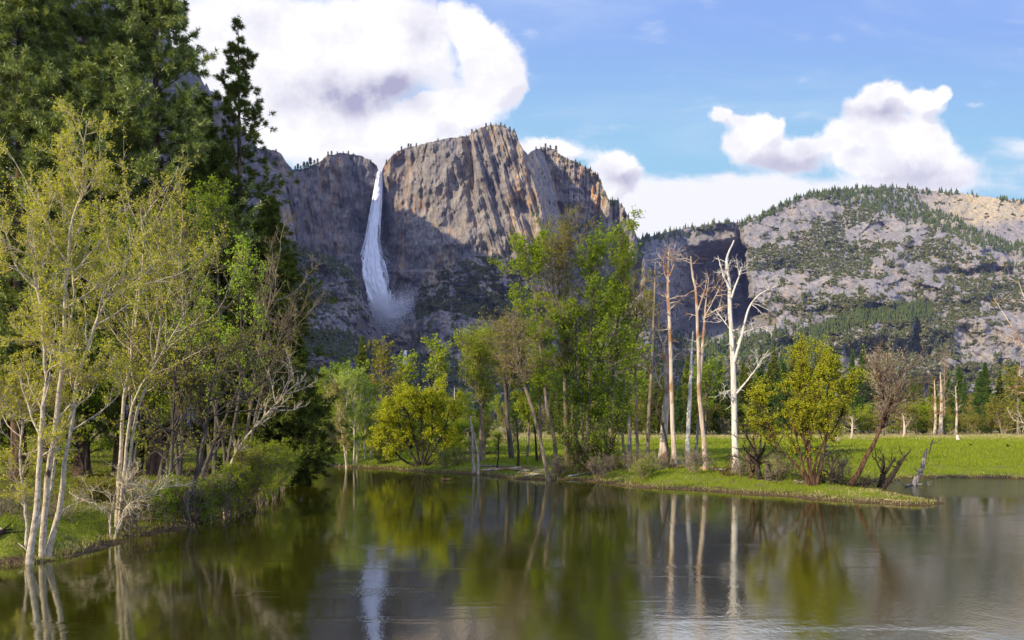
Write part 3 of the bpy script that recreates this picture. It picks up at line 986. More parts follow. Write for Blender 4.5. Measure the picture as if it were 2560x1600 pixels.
# ---- broadleaf tree: traced trunks, limbs, twigs, leaves
def broadleaf(name, label, cat, trunks, Y, r, bark, leaf, seed, limbs=(14, 0.25, 1.0, 45, 3.0), limb_up=0.5, twigs=(9, 1.1), sprays=(5, 0.45),
              leaf_per=6, leaf_size=0.16, spread=0.12, group=None, trunk_name='trunk', leaf_name='crown', rtop=0.02, wob=0.03, droop=0.0, twig_r=0.006,
              lprof=None, tw_t=(0.2, 1.0), tw_ang=42, limb_sd=14, k=7, twig_mat=None, dy=0.0, leaf_t0=0.25, lwig=0.13, spr_up=0.25, lrr=0.55):
    rng = np.random.default_rng(seed)
    paths = []
    for i, tr in enumerate(trunks):
        p = traced(tr, Y+dy*(i-(len(trunks)-1)/2))
        if i:
            p[0, 1] = Y+0.35*dy*(i-(len(trunks)-1)/2)
        paths.append(smooth_path(p, 26, rng, wob))
    o = root_of(paths[0])
    root = empty(name, o, label, cat, group)
    rs = r if isinstance(r, (list, tuple)) else [r]*len(paths)
    limb_g, tw_g, lf = Geo(), Geo(), Geo()
    any_tw = False
    nl, lt0, lt1, lang, llen = limbs
    for p, r0 in zip(paths, rs):
        t = np.linspace(0, 1, len(p))
        R = flare(r0*(1-t)**0.85*(1-0.15*t)+rtop, 0.25)
        g = Geo()
        g.tube(p[None], R[None], k+2)
        part(root, trunk_name, g, M[bark], True, o)
        if nl:
            L1, R1 = spawn(p[None], R[None], rng, nl, lt0, lt1, lang, limb_sd, llen, 9, limb_up, lwig, lrr, 0.010, 0.3,
                           lprof or (lambda t: 0.35+0.9*np.sin(np.clip((t-lt0)/(1.02-lt0), 0, 1)*math.pi*0.92)**0.8))
            limb_g.tube(L1, R1, 5)
            if twigs[0]:
                L2, R2 = spawn(L1, R1, rng, twigs[0], tw_t[0], tw_t[1], tw_ang, 14, twigs[1], 6, spr_up, 0.14, 0.55, twig_r, 0.3, lambda t: 1.15-0.55*t)
                tw_g.tube(L2, R2, 4)
                last = L2
                if sprays[0]:
                    L3, R3 = spawn(L2, R2, rng, sprays[0], 0.15, 1.0, 38, 14, sprays[1], 4, spr_up, 0.16, 0.6, twig_r*0.75, 0.3)
                    tw_g.tube(L3, R3, 3)
                    last = L3
                any_tw = True
                if leaf_per:
                    lf.quads(leaves_on(last, rng, leaf_per, leaf_size, spread, leaf_t0, droop))
                    top = p[None, -6:]
                    lf.quads(leaves_on(top, rng, leaf_per*6, leaf_size, spread*1.4, 0.1, droop))
    if nl:
        part(root, 'limbs', limb_g, M[bark], True, o)
    if any_tw:
        part(root, 'twigs', tw_g, M[twig_mat or bark], True, o)
    if leaf_per and any_tw:
        part(root, leaf_name, lf, M[leaf], False, o)
    return root


# ---- pine / fir
def conifer(name, label, cat, base, H, seed, rmax, needle, bark, nbr=200, cb=0.12, sub=9, tuft_n=6, tuft_m=6, tl=0.30, tw=0.05, droop=-0.1, r0=None, shape=0.85, group=None,
            lean=(0, 0), top_thin=1.0, gap=0.0, flare_=0.75, tip_up=0.5, tip=0.25, sub0=0.22, whorl=0, ldr=32, lvar=(0.55, 1.25)):
    rng = np.random.default_rng(seed)
    o = np.asarray(base, float)
    root = empty(name, o, label, cat, group)
    m = 30
    t = np.linspace(0, 1, m)
    P = np.stack([lean[0]*t+np.cumsum(rng.normal(0, 0.006*H/20, m)), lean[1]*t+np.cumsum(rng.normal(0, 0.006*H/20, m)), -0.2+(H+0.2)*t], -1)
    P[:, :2] -= P[0, :2]
    R = flare((r0 or H*0.0105)*(1-t)**0.9+0.015, 0.5, 0.05)
    g = Geo()
    g.tube(P[None], R[None], 9)
    part(root, 'trunk', g, M[bark], True, (0, 0, 0))
    # branches
    u = cb+(1-cb)*np.sort(rng.random(nbr)**0.9)
    u = np.clip(u, 0, 0.985)
    if whorl:
        u = np.clip((np.floor(u*whorl)+.5+rng.normal(0, .13, nbr))/whorl, cb*.9, .985)
    if gap:
        keep = perlin(u*9.0, u*0+seed*1.7, seed) > -0.55+gap
        u = u[keep]
    n = len(u)
    f = u*(m-1)
    i = np.minimum(f.astype(int), m-2)
    pos = P[i]+(P[i+1]-P[i])*(f-i)[:, None]
    az = np.arange(n)*2.39996+rng.normal(0, 0.5, n)
    v = (u-cb)/(1-cb)
    L = rmax*np.clip((1-v)**shape, 0.04, 1)*(0.45+0.55*sstep(0, 0.22, v))*rng.uniform(lvar[0], lvar[1], n)*np.where(v > 0.8, top_thin, 1)
    el = np.radians(-12+52*v+rng.normal(0, 9, n))
    d = np.stack([np.cos(az)*np.cos(el), np.sin(az)*np.cos(el), np.sin(el)], -1)
    mb = 7
    B = np.empty((n, mb, 3))
    B[:, 0] = pos
    for s in range(1, mb):
        bend = droop if s < 4 else tip_up*0.25
        d = unit(d+np.array([0, 0, bend*0.35])+rng.normal(0, 0.06, (n, 3)))
        B[:, s] = B[:, s-1]+d*(L/(mb-1))[:, None]
    BR = np.maximum(0.012, (0.012+0.012*L)[:, None]*(1-np.linspace(0, 1, mb))[None]**0.7)
    g = Geo()
    g.tube(B, BR, 4)
    part(root, 'branches', g, M[bark], True, (0, 0, 0))
    Sx, SR = spawn(B, BR, rng, sub, sub0, 1.0, 50, 14, 1.0, 4, 0.15, 0.12, 0.5, 0.006, 0.3)
    Lr = np.repeat(L, sub)*0.30+0.15
    Sx = Sx[:, :1]+(Sx-Sx[:, :1])*Lr[:, None, None]
    K = len(Sx)
    ii = np.repeat(np.arange(K), tuft_n)
    ft = rng.uniform(tip, 1.0, len(ii))*3
    i0 = np.minimum(ft.astype(int), 2)
    c = Sx[ii, i0]+(Sx[ii, i0+1]-Sx[ii, i0])*(ft-i0)[:, None]
    dirn = unit(Sx[ii, i0+1]-Sx[ii, i0]+np.array([0, 0, 0.012]))
    keep = rng.random(len(ii)) < np.clip(np.repeat(np.repeat(L, sub), tuft_n)/1.1, .15, 1)
    c, dirn = c[keep], dirn[keep]
    lf = Geo()
    lf.tris(tufts(c, dirn, rng, tuft_m, tl, tw, flare_))
    # leader
    tp = np.repeat(P[-4:], ldr//4, 0)+rng.normal(0, 0.12, (ldr//4*4, 3))
    lf.tris(tufts(tp, np.tile([0, 0, 1.0], (ldr//4*4, 1)), rng, tuft_m, tl, tw, 0.7))
    part(root, 'crown', lf, M[needle], False, (0, 0, 0))
    return root

# ------------------------------------------------------------------ left bank
def pine_at(px, top, Y, seed, rmax, label, needle='needle_pine', **kw):
    b = base_point(px, Y)
    H = (HY-top)/F*Y+CZ-b[2]
    return conifer('pine_tree', label, 'pine tree', b, H, seed, rmax, M[needle] and needle, 'bark_pine', **kw)


PG = 'tall pines on the left bank'
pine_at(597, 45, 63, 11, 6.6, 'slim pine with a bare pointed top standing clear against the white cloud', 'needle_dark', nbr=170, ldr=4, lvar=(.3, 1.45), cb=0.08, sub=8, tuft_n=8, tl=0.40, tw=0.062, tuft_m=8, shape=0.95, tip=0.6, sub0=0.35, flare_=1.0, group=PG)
pine_at(388, -330, 58.5, 12, 7.0, 'massive full pine beside the slim pointed pine, its top out of the picture', nbr=260, whorl=34, lvar=(.5, 1.35), cb=0.14, sub=15, tuft_n=10, tl=0.46, tw=0.062, tuft_m=9, tip=0.4, flare_=0.95, shape=0.8, group=PG)
pine_at(207, -230, 56, 13, 5.6, 'pine with a pale trunk showing between layered boughs and blue rock behind', nbr=230, whorl=26, lvar=(.5, 1.35), cb=0.14, sub=15, tuft_n=10, tl=0.46, tw=0.062, tuft_m=9, tip=0.4, flare_=0.95, gap=0.12, shape=0.7, group=PG)
pine_at(48, -300, 54, 14, 6.0, 'pine at the very edge of the picture with open sunlit boughs', nbr=240, whorl=28, lvar=(.5, 1.35), cb=0.14, sub=15, tuft_n=10, tl=0.46, tw=0.062, tuft_m=9, tip=0.4, flare_=0.95, gap=0.1, shape=0.75, group=PG)
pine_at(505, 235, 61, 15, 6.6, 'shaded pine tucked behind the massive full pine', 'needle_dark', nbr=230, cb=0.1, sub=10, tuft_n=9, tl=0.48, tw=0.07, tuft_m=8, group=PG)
pine_at(300, -60, 58, 16, 5.6, 'pine filling the gap between the pale trunk and the massive pine', nbr=200, cb=0.1, sub=10, tuft_n=9, tl=0.48, tw=0.07, tuft_m=8, group=PG)
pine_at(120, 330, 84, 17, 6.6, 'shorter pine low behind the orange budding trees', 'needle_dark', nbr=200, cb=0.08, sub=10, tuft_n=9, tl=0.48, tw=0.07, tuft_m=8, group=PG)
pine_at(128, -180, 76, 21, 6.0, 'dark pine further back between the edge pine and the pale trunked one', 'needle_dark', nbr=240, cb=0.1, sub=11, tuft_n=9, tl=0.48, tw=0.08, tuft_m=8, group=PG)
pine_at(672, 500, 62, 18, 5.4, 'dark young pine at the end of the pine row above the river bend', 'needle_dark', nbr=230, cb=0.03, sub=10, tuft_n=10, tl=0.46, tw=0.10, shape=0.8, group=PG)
pine_at(728, 830, 64, 20, 3.6, 'smallest dark pine closing the row at the end of the left shore', 'needle_dark', nbr=150, cb=0.02, sub=10, tuft_n=9, tl=0.44, tw=0.10, shape=0.75, group=PG)
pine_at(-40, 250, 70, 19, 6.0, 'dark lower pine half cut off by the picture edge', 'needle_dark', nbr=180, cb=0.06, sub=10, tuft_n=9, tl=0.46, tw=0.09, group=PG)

BIRCH = [[(72, 1395), (90, 1250), (104, 1080), (118, 930), (114, 780), (96, 680), (92, 600)],
         [(92, 1398), (118, 1220), (140, 1050), (156, 900), (166, 740), (172, 610), (196, 500), (206, 440)],
         [(118, 1396), (150, 1230), (178, 1080), (205, 930), (250, 800), (296, 710), (325, 640)],
         [(80, 1392), (66, 1260), (42, 1130), (36, 1040), (20, 960)],
         [(96, 1396), (128, 1180), (142, 960), (168, 760), (160, 640), (166, 520)]]
broadleaf('budding_cottonwood', 'pale barked clump with orange buds rising from one foot at the water edge', 'cottonwood', BIRCH, 28.0, [0.085, 0.085, 0.075, 0.035, 0.045], 'bark_birch', 'bud_orange', 31,
          limbs=(17, 0.22, 1.0, 46, 2.3), limb_up=0.85, twigs=(8, 0.95), sprays=(6, 0.36), leaf_per=12, leaf_size=0.075, spread=0.05, lrr=.36, wob=0.045, leaf_name='crown', twig_r=0.0045, dy=0.5)
broadleaf('budding_cottonwood', 'sparsely budded pale tree with long branches sweeping up right of the orange clump', 'cottonwood',
          [[(292, 1320), (298, 1150), (312, 980), (330, 840), (345, 700), (352, 590), (350, 520)],
           [(300, 1318), (318, 1120), (345, 990), (410, 880), (455, 800), (478, 740)],
           [(296, 1318), (330, 1050), (375, 930), (400, 800), (425, 700), (432, 640)]], 34.0, [0.07, 0.05, 0.05], 'bark_birch', 'bud_orange', 32,
          limbs=(20, 0.30, 1.0, 42, 3.0), limb_up=0.9, twigs=(8, 1.2), sprays=(4, 0.45), leaf_per=6, leaf_size=0.085, spread=0.05, lrr=.38, wob=0.05, twig_r=0.005, twig_mat='bark_tan')
broadleaf('leafing_tree', 'slender tree with bright lime new leaves catching the sun', 'tree',
          [[(556, 1275), (572, 1150), (596, 1000), (604, 880), (600, 760), (607, 610)],
           [(560, 1275), (560, 1120), (520, 960), (500, 880), (498, 820)]], 45, [0.12, 0.09], 'bark_grey', 'leaf_lime', 33,
          limbs=(16, 0.32, 1.0, 40, 2.3), limb_up=0.9, twigs=(8, 0.9), sprays=(4, 0.4), leaf_per=6, leaf_size=0.15, spread=0.09)
broadleaf('leafing_tree', 'mid green tree with upright leafy sprays in front of the massive pine', 'tree',
          [[(446, 1280), (455, 1080), (452, 860), (462, 680), (470, 535)], [(450, 1280), (430, 1000), (395, 760), (390, 600)]], 50, [0.13, 0.10], 'bark_grey', 'leaf_green', 34,
          limbs=(18, 0.28, 1.0, 38, 2.7), limb_up=1.0, twigs=(8, 1.0), sprays=(4, 0.5), leaf_per=6, leaf_size=0.17, spread=0.12)
broadleaf('leafing_tree', 'fresh green tree showing between the two budding clumps', 'tree', [[(322, 1270), (330, 1080), (318, 860), (310, 640)], [(326, 1270), (352, 1000), (372, 760)]], 47, [0.12, .09], 'bark_grey', 'leaf_spring', 40,
          limbs=(20, 0.22, 1.0, 42, 2.7), limb_up=0.9, twigs=(8, 1.0), sprays=(4, 0.5), leaf_per=6, leaf_size=0.16, spread=0.12)
broadleaf('leafing_tree', 'shaded green tree standing behind the lime leaved tree', 'tree',
          [[(535, 1262), (540, 1050), (548, 850), (545, 640), (540, 560)]], 56, 0.15, 'bark_grey', 'leaf_green', 35,
          limbs=(22, 0.25, 1.0, 45, 3.0), limb_up=0.7, twigs=(8, 1.1), sprays=(4, 0.5), leaf_per=6, leaf_size=0.18, spread=0.12)
broadleaf('leafing_tree', 'dull green tree filling the wood under the slim pine', 'tree',
          [[(640, 1235), (650, 1050), (672, 900), (690, 760)]], 62, 0.15, 'bark_dark', 'leaf_olive', 36,
          limbs=(22, 0.20, 1.0, 48, 3.2), limb_up=0.6, twigs=(8, 1.1), sprays=(4, 0.5), leaf_per=5, leaf_size=0.17, spread=0.12)
broadleaf('leafing_tree', 'low dark green tree in the shade behind the orange budding clump', 'tree',
          [[(215, 1260), (225, 1080), (240, 930), (235, 800)], [(220, 1260), (190, 1100), (150, 960)]], 55, 0.13, 'bark_dark', 'leaf_green', 37,
          limbs=(20, 0.15, 1.0, 55, 3.0), limb_up=0.5, twigs=(8, 1.1), sprays=(4, 0.5), leaf_per=6, leaf_size=0.17, spread=0.12)
broadleaf('leafing_tree', 'low dark green tree deep in the wood between the leaning trunks', 'tree',
          [[(350, 1240), (360, 1080), (350, 950), (372, 850)]], 60, 0.13, 'bark_dark', 'leaf_green', 38,
          limbs=(24, 0.12, 1.0, 55, 3.2), limb_up=0.5, twigs=(8, 1.1), sprays=(4, 0.5), leaf_per=6, leaf_size=0.17, spread=0.12)
broadleaf('leafing_tree', 'shadowed bushy tree at the picture edge behind the budding clump', 'tree',
          [[(20, 1260), (25, 1100), (10, 950), (30, 800)]], 56, 0.13, 'bark_dark', 'leaf_green', 39,
          limbs=(24, 0.10, 1.0, 55, 3.2), limb_up=0.5, twigs=(8, 1.1), sprays=(4, 0.5), leaf_per=6, leaf_size=0.17, spread=0.12)
for i, (tr, Y, r, lab) in enumerate([
        ([(384, 1282), (400, 1200), (418, 1110), (440, 1030), (464, 930), (480, 830)], 38, 0.15, 'dark trunk leaning right, first of the leaning trees after the white bush'),
        ([(412, 1290), (422, 1220), (428, 1140), (432, 1020), (445, 880)], 37, 0.12, 'straight dark trunk close beside the first leaning trunk'),
        ([(466, 1284), (482, 1220), (498, 1175), (516, 1085), (530, 980), (560, 860)], 38, 0.17, 'thick grey trunk leaning over the bank with a sunlit foot'),
        ([(498, 1285), (505, 1200), (540, 1100), (600, 960), (625, 880)], 40, 0.13, 'grey twin trunk bending away behind the sunlit foot')]):
    broadleaf('leaning_tree', lab, 'tree', [tr], Y, r, 'bark_grey', 'leaf_olive', 41+i, limbs=(14, 0.35, 1.0, 50, 2.4), limb_up=0.5, twigs=(7, 0.9), sprays=(3, 0.4), leaf_per=3, leaf_size=0.13, spread=0.08,
              group='leaning trees on the left bank')
broadleaf('bare_tree', 'thin pale bare tree leaning far out towards the river', 'tree', [[(562, 1262), (575, 1168), (612, 1098), (661, 1042), (705, 990), (746, 955)]], 42, 0.07, 'bark_birch', 'leaf_olive', 46,
          limbs=(14, 0.25, 1.0, 40, 1.8), limb_up=0.5, twigs=(6, 0.7), sprays=(3, 0.35), leaf_per=1, leaf_size=0.08, spread=0.04)
broadleaf('bare_tree', 'grey leafless tree with fine upswept twigs below the dark young pine', 'tree', [[(600, 1245), (622, 1060), (648, 900), (680, 740), (705, 620)], [(604, 1245), (650, 1000), (690, 880), (715, 800)]], 50, [0.11, 0.08],
          'bark_tan', 'leaf_olive', 47, limbs=(18, 0.3, 1.0, 42, 2.8), limb_up=0.8, twigs=(8, 1.1), sprays=(4, 0.5), leaf_per=1, leaf_size=0.10, spread=0.04)
broadleaf('bare_bush', 'white branched leafless bush spreading over the muddy shore', 'bush',
          [[(280, 1328), (300, 1290), (312, 1250), (300, 1200)], [(282, 1328), (272, 1280), (285, 1225), (330, 1190)], [(284, 1328), (320, 1270), (370, 1235), (420, 1215)], [(278, 1328), (255, 1270), (235, 1235)]], 32.3,
          [0.03, 0.025, 0.022, 0.02], 'bark_birch', 'bud_orange', 48, limbs=(11, 0.3, 1.0, 48, 0.95), limb_up=0.3, twigs=(6, 0.45), sprays=(3, 0.2), leaf_per=1, leaf_size=0.05, spread=0.02, rtop=0.006, wob=0.05, lwig=0.28, twig_r=.003)
BB = 'twiggy shrubs along the left shore'
for i, (px, py, Y, h, leaf, lab) in enumerate([
        (600, 1262, 42, 1.3, 'leaf_spring', 'yellow green shrub at the foot of the thin leaning bare tree'),
        (648, 1246, 45, 1.9, 'leaf_spring', 'yellow green willow shrub hanging over the dark water'),
        (684, 1225, 50, 2.0, 'leaf_spring', 'rounded yellowish shrub on the point of the left shore'),
        (706, 1208, 56, 1.7, 'leaf_green', 'green leafy shrub last on the point of the left shore'),
        (540, 1285, 40, .8, 'leaf_green', 'low green shrub under the thick grey leaning trunk'),
        (30, 1350, 33, 1.2, 'bud_orange', 'thin bare brush at the picture edge beside the budding clump'),
        (140, 1352, 33, 0.7, 'bud_orange', 'dry twigs crowding the right foot of the budding clump'), (345, 1318, 35, 0.7, 'bud_orange', 'tangled dry brush right of the white bush'),
        (430, 1306, 37, .9, 'leaf_green', 'low green tangle under the first leaning trunk'), (490, 1300, 38.5, 1.1, 'bud_orange', 'low bare brush beside the sunlit foot of the thick trunk'),
        (625, 1258, 43, 2.2, 'leaf_olive', 'tall olive thicket shrub rising behind the shore willow'), (665, 1238, 47, 2.6, 'leaf_spring', 'tall yellowing willow shrub beside the tall olive thicket'),
        (575, 1270, 41, 1.0, 'bud_orange', 'grey leafless shrub hanging over the water'), (250, 1300, 39, 1.2, 'leaf_olive', 'small brushy shrub in the shade behind the white bush')]):
    tr = [[(px+dx*0.3, py), (px+dx*0.7, py-0.5*h/Y*F), (px+dx, py-h/Y*F)] for dx in (-34, -16, 0, 14, 30)]
    broadleaf('shore_shrub', lab, 'shrub', tr, Y, 0.022, 'bark_tan', leaf, 51+i, limbs=(9, 0.1, 1.0, 38, 1.0), limb_up=0.6, twigs=(6, 0.5), sprays=(3, 0.25), leaf_per=0 if leaf == 'bud_orange' else 8,
              leaf_size=0.10, spread=0.07, rtop=0.006, wob=0.03, group=BB, trunk_name='stem', dy=0.7)


# ------------------------------------------------------------------ far bank and the grove
def tall(name, label, trunks, Y, r, bark, leaf, seed, **kw):
    d = dict(limbs=(22, 0.3, 1.0, 42, 3.0), limb_up=0.8, twigs=(8, 1.1), sprays=(4, 0.5), leaf_per=8, leaf_size=0.23, spread=0.17)
    d.update(kw)
    return broadleaf(name, label, 'tree', trunks, Y, r, bark, leaf, seed, **d)


tall('cottonwood', 'tall slim green cottonwood with a pale trunk, first of the grove', [[(1394, 1180), (1384, 1100), (1369, 1030), (1356, 920), (1346, 820), (1334, 720), (1323, 655)]], 72, 0.20, 'bark_tan', 'leaf_green', 61,
     limbs=(26, 0.42, 1.0, 48, 3.4), limb_up=0.7)
tall('cottonwood', 'tallest straw coloured cottonwood, barely leafing, with paired tan trunks', [[(1420, 1182), (1414, 1050), (1411, 920), (1403, 785), (1394, 680), (1398, 600)], [(1434, 1180), (1430, 1020), (1420, 880), (1386, 740), (1375, 640)]],
     75, [0.24, 0.18], 'bark_tan', 'leaf_olive', 62, limbs=(30, 0.34, 1.0, 42, 3.4), leaf_per=4, leaf_size=0.17, twigs=(9, 1.2), twig_mat='bark_tan')
tall('cottonwood', 'broad deep green cottonwood in the middle of the grove', [[(1464, 1178), (1470, 1050), (1473, 900), (1478, 780), (1490, 690), (1494, 640)], [(1470, 1178), (1500, 1020), (1525, 880), (1520, 770)], [(1462, 1178), (1450, 1000), (1440, 860), (1446, 760)]],
     74, [0.22, 0.16, 0.14], 'bark_grey', 'leaf_green', 63, limbs=(24, 0.22, 1.0, 46, 3.0), limb_up=0.7, leaf_per=6)
tall('cottonwood', 'tallest bright green cottonwood on the inner side of the grove', [[(1524, 1165), (1530, 1020), (1540, 860), (1552, 740), (1556, 650), (1562, 572)], [(1520, 1165), (1505, 980), (1512, 840), (1530, 720)]],
     78, [0.22, 0.15], 'bark_tan', 'leaf_spring', 64, limbs=(26, 0.22, 1.0, 40, 2.6), limb_up=1.0, leaf_per=6)
tall('cottonwood', 'slender dusky cottonwood just left of the dead snags', [[(1596, 1168), (1592, 1040), (1592, 900), (1592, 800), (1596, 735)]], 76, 0.15, 'bark_tan', 'leaf_olive', 65, limbs=(22, 0.35, 1.0, 42, 2.2), leaf_per=3, leaf_size=0.18)
tall('cottonwood', 'leaning cottonwood bent left over the log pile with a drooping twiggy crown', [[(1376, 1196), (1355, 1120), (1335, 1040), (1310, 960), (1288, 910), (1270, 880)], [(1376, 1196), (1345, 1075), (1312, 965), (1290, 860), (1282, 835)]],
     66, [0.17, 0.12], 'bark_tan', 'leaf_olive', 66, limbs=(20, 0.55, 1.0, 55, 2.4), limb_up=0.3, leaf_per=2, leaf_size=0.15, twigs=(9, 1.0))
tall('cottonwood', 'grey forked old cottonwood with an olive top behind the leaning one', [[(1280, 1140), (1268, 1050), (1262, 960), (1250, 890), (1256, 840)], [(1280, 1140), (1270, 1030), (1280, 940), (1300, 870)]], 92, [0.3, 0.22], 'bark_grey', 'leaf_olive', 67,
     limbs=(22, 0.5, 1.0, 50, 3.0), limb_up=0.5, leaf_per=4)
tall('cottonwood', 'feathery yellow cottonwood on a thick shaded trunk beside the river', [[(1204, 1178), (1202, 1080), (1202, 1000), (1203, 920), (1200, 852)], [(1212, 1176), (1206, 1030), (1196, 930), (1188, 880)]], 86, [0.24, 0.10], 'bark_tan', 'leaf_spring', 68,
     limbs=(34, 0.36, 1.0, 52, 2.6), limb_up=0.9, leaf_per=5, leaf_size=0.18, twig_mat='bark_tan')
tall('grove_undergrowth', 'dark multi stemmed shrub crowding the foot of the grove', [[(1488, 1188), (1460, 1140), (1430, 1060)], [(1490, 1188), (1485, 1120), (1500, 1040)], [(1486, 1188), (1530, 1110), (1552, 1040)], [(1484, 1188), (1440, 1150), (1410, 1100)]], 70, 0.09, 'bark_dark', 'leaf_green', 69,
     limbs=(12, 0.2, 1.0, 45, 1.8), limb_up=0.5, leaf_per=3, leaf_size=0.15, trunk_name='stem')
tall('cottonwood', 'slim yellow green cottonwood behind the first slim green one', [[(1352, 1160), (1350, 1020), (1346, 900), (1350, 770)]], 90, 0.16, 'bark_tan', 'leaf_spring', 86, limbs=(26, 0.3, 1.0, 45, 3.0))
tall('cottonwood', 'bright green cottonwood filling in behind the straw coloured one', [[(1446, 1160), (1440, 1050), (1438, 930), (1446, 800)]], 92, 0.2, 'bark_tan', 'leaf_spring', 87, limbs=(28, 0.25, 1.0, 48, 3.6))
tall('cottonwood', 'green cottonwood behind the tallest bright one on the inner side', [[(1560, 1155), (1556, 1060), (1560, 960), (1552, 830)]], 90, 0.18, 'bark_tan', 'leaf_green', 88, limbs=(28, 0.25, 1.0, 48, 3.0))
tall('cottonwood', 'low olive tree leafing between the forked old cottonwood and the grove', [[(1318, 1150), (1322, 1060), (1316, 980), (1322, 900)]], 95, 0.16, 'bark_tan', 'leaf_spring', 89, limbs=(24, 0.25, 1.0, 48, 2.8))
# slim birches at the bend
G1 = 'slim birches at the river bend'
for i, (pts, Y, lab) in enumerate([
        ([(868, 1170), (858, 1100), (846, 1030), (840, 985)], 86, 'leaning slim birch with yellow buds, outermost of the bend birches'),
        ([(866, 1168), (866, 1090), (862, 1010), (860, 965)], 87, 'straight slim birch second from the outermost at the bend'),
        ([(884, 1166), (886, 1080), (884, 1010), (888, 950)], 90, 'slim birch with the brightest lime crown at the bend'),
        ([(892, 1166), (896, 1080), (900, 1010), (902, 948)], 91, 'slim birch close beside the brightest lime crown'),
        ([(912, 1164), (912, 1090), (914, 1030), (918, 972)], 93, 'slim olive birch towards the willow at the bend'),
        ([(926, 1163), (932, 1090), (936, 1030), (940, 978)], 94, 'slim birch nearest the round yellow willow')]):
    tall('birch_tree', lab, [pts], Y, 0.09, 'bark_birch', ['leaf_olive', 'leaf_lime', 'leaf_lime', 'leaf_lime', 'leaf_spring', 'leaf_spring'][i], 71+i, limbs=(26, 0.18, 1.0, 42, 1.7), limb_up=0.9, twigs=(7, 0.7), sprays=(3, 0.35), leaf_per=5, leaf_size=0.17, spread=0.10, group=G1)
tall('willow_tree', 'round bright yellow willow at the water edge by the bend', [[(1052, 1176), (1056, 1120), (1052, 1060), (1046, 1000)], [(1050, 1176), (1020, 1120), (998, 1060), (985, 1020)], [(1056, 1176), (1090, 1110), (1112, 1060), (1118, 1030)], [(1054, 1176), (1075, 1100), (1080, 1030), (1078, 1005)],
     [(1048, 1178), (1010, 1150), (985, 1120), (968, 1090)], [(1058, 1177), (1100, 1140), (1125, 1110)], [(1050, 1176), (1035, 1100), (1022, 1040), (1020, 1010)]], 84, 0.13, 'bark_dark', 'leaf_yellow', 81,
     limbs=(12, 0.35, 1.0, 46, 2.1), limb_up=0.5, twigs=(9, 0.9), sprays=(4, 0.45), leaf_per=8, leaf_size=0.20, spread=0.12, trunk_name='stem', droop=0.4, limb_sd=20)
tall('willow_tree', 'yellow willow with a fan of dark stems on the grassy spit', [[(2030, 1230), (2010, 1170), (1990, 1080), (1985, 1000)], [(2036, 1230), (2026, 1150), (2022, 1050), (2006, 930), (2000, 880)], [(2026, 1230), (1990, 1160), (1945, 1115), (1915, 1040), (1905, 965)],
     [(2040, 1228), (2060, 1120), (2062, 1000), (2068, 930)], [(2034, 1230), (2046, 1130), (2095, 1050), (2122, 960)], [(2030, 1230), (2020, 1120), (2040, 980), (2050, 895)], [(2032, 1230), (2016, 1140), (1998, 1000), (2000, 915)]], 55, [.10, .10, .09, .10, .08, .07, .07], 'bark_red', 'leaf_yellow', 82,
     limbs=(13, 0.38, 1.0, 36, 1.8), limb_up=1.1, twigs=(9, 0.85), sprays=(5, 0.42), leaf_per=9, leaf_size=0.105, spread=0.07, limb_sd=16, lprof=lambda t: 1.15-.55*t, trunk_name='stem')
tall('leaning_tree', 'red brown tree leaning right off the spit with a grey twiggy crown', [[(2114, 1228), (2135, 1200), (2152, 1172), (2166, 1142), (2185, 1108), (2200, 1075), (2222, 1035), (2246, 1005), (2270, 965)], [(2116, 1228), (2150, 1175), (2170, 1135), (2205, 1065), (2214, 1010), (2200, 950), (2190, 925)],
     [(2114, 1228), (2152, 1172), (2185, 1108), (2218, 1040), (2238, 980), (2255, 920)]], 56, [0.22, 0.11, 0.09], 'bark_red', 'leaf_olive', 83, limbs=(20, 0.55, 1.0, 48, 2.0), limb_up=0.5, twigs=(7, 0.9), sprays=(4, 0.4), leaf_per=0, twig_mat='bark_tan', wob=0.02)


# ---- dead trees: traced trunks and limbs, broken stubs
def snag(name, label, Y, trunk, r, limbs=(), mat='wood_snag', stubs=14, stub_len=1.0, seed=1, rtop=0.05, group=None, fine=4, t0=0.35, cat='dead tree', stub_up=0.15, wob=0.03):
    rng = np.random.default_rng(seed)
    p = smooth_path(traced(trunk, Y), 30, rng, wob)
    o = root_of(p)
    root = empty(name, o, label, cat, group)
    t = np.linspace(0, 1, 30)
    R = flare(r*(1-t)**0.8+rtop, 0.35, 0.05)*(1+0.10*perlin(t*9, t*0+seed, 3))
    g = Geo()
    g.tube(p[None], R[None], 10)
    cap = np.repeat(p[-1:], 10, 0)
    part(root, 'trunk', g, M[mat], True, o)
    g = Geo()
    lines, rads = [p], [R]
    for q, rl in limbs:
        w = W([a[0] for a in q], [a[1] for a in q], Y)
        w[:, 1] += np.linspace(0, rng.uniform(-2.0, 2.0), len(w))
        w = smooth_path(w, 30, rng, wob*0.6)
        rr_ = rl*(1-t)**0.8+rtop*0.35
        g.tube(w[None], rr_[None], 7)
        lines.append(w)
        rads.append(rr_)
    LP, LR = np.array(lines), np.array(rads)
    S1, R1 = spawn(LP, LR, rng, stubs, t0, 0.99, 62, 16, stub_len, 7, stub_up, 0.16, 0.36, 0.010, 0.55)
    g.tube(S1, R1, 5)
    if fine:
        S2, R2 = spawn(S1, R1, rng, fine, 0.25, 1.0, 45, 15, stub_len*0.5, 5, stub_up, 0.2, 0.5, 0.007, 0.4)
        g.tube(S2, R2, 3)
    part(root, 'limbs', g, M[mat], True, o)
    return root


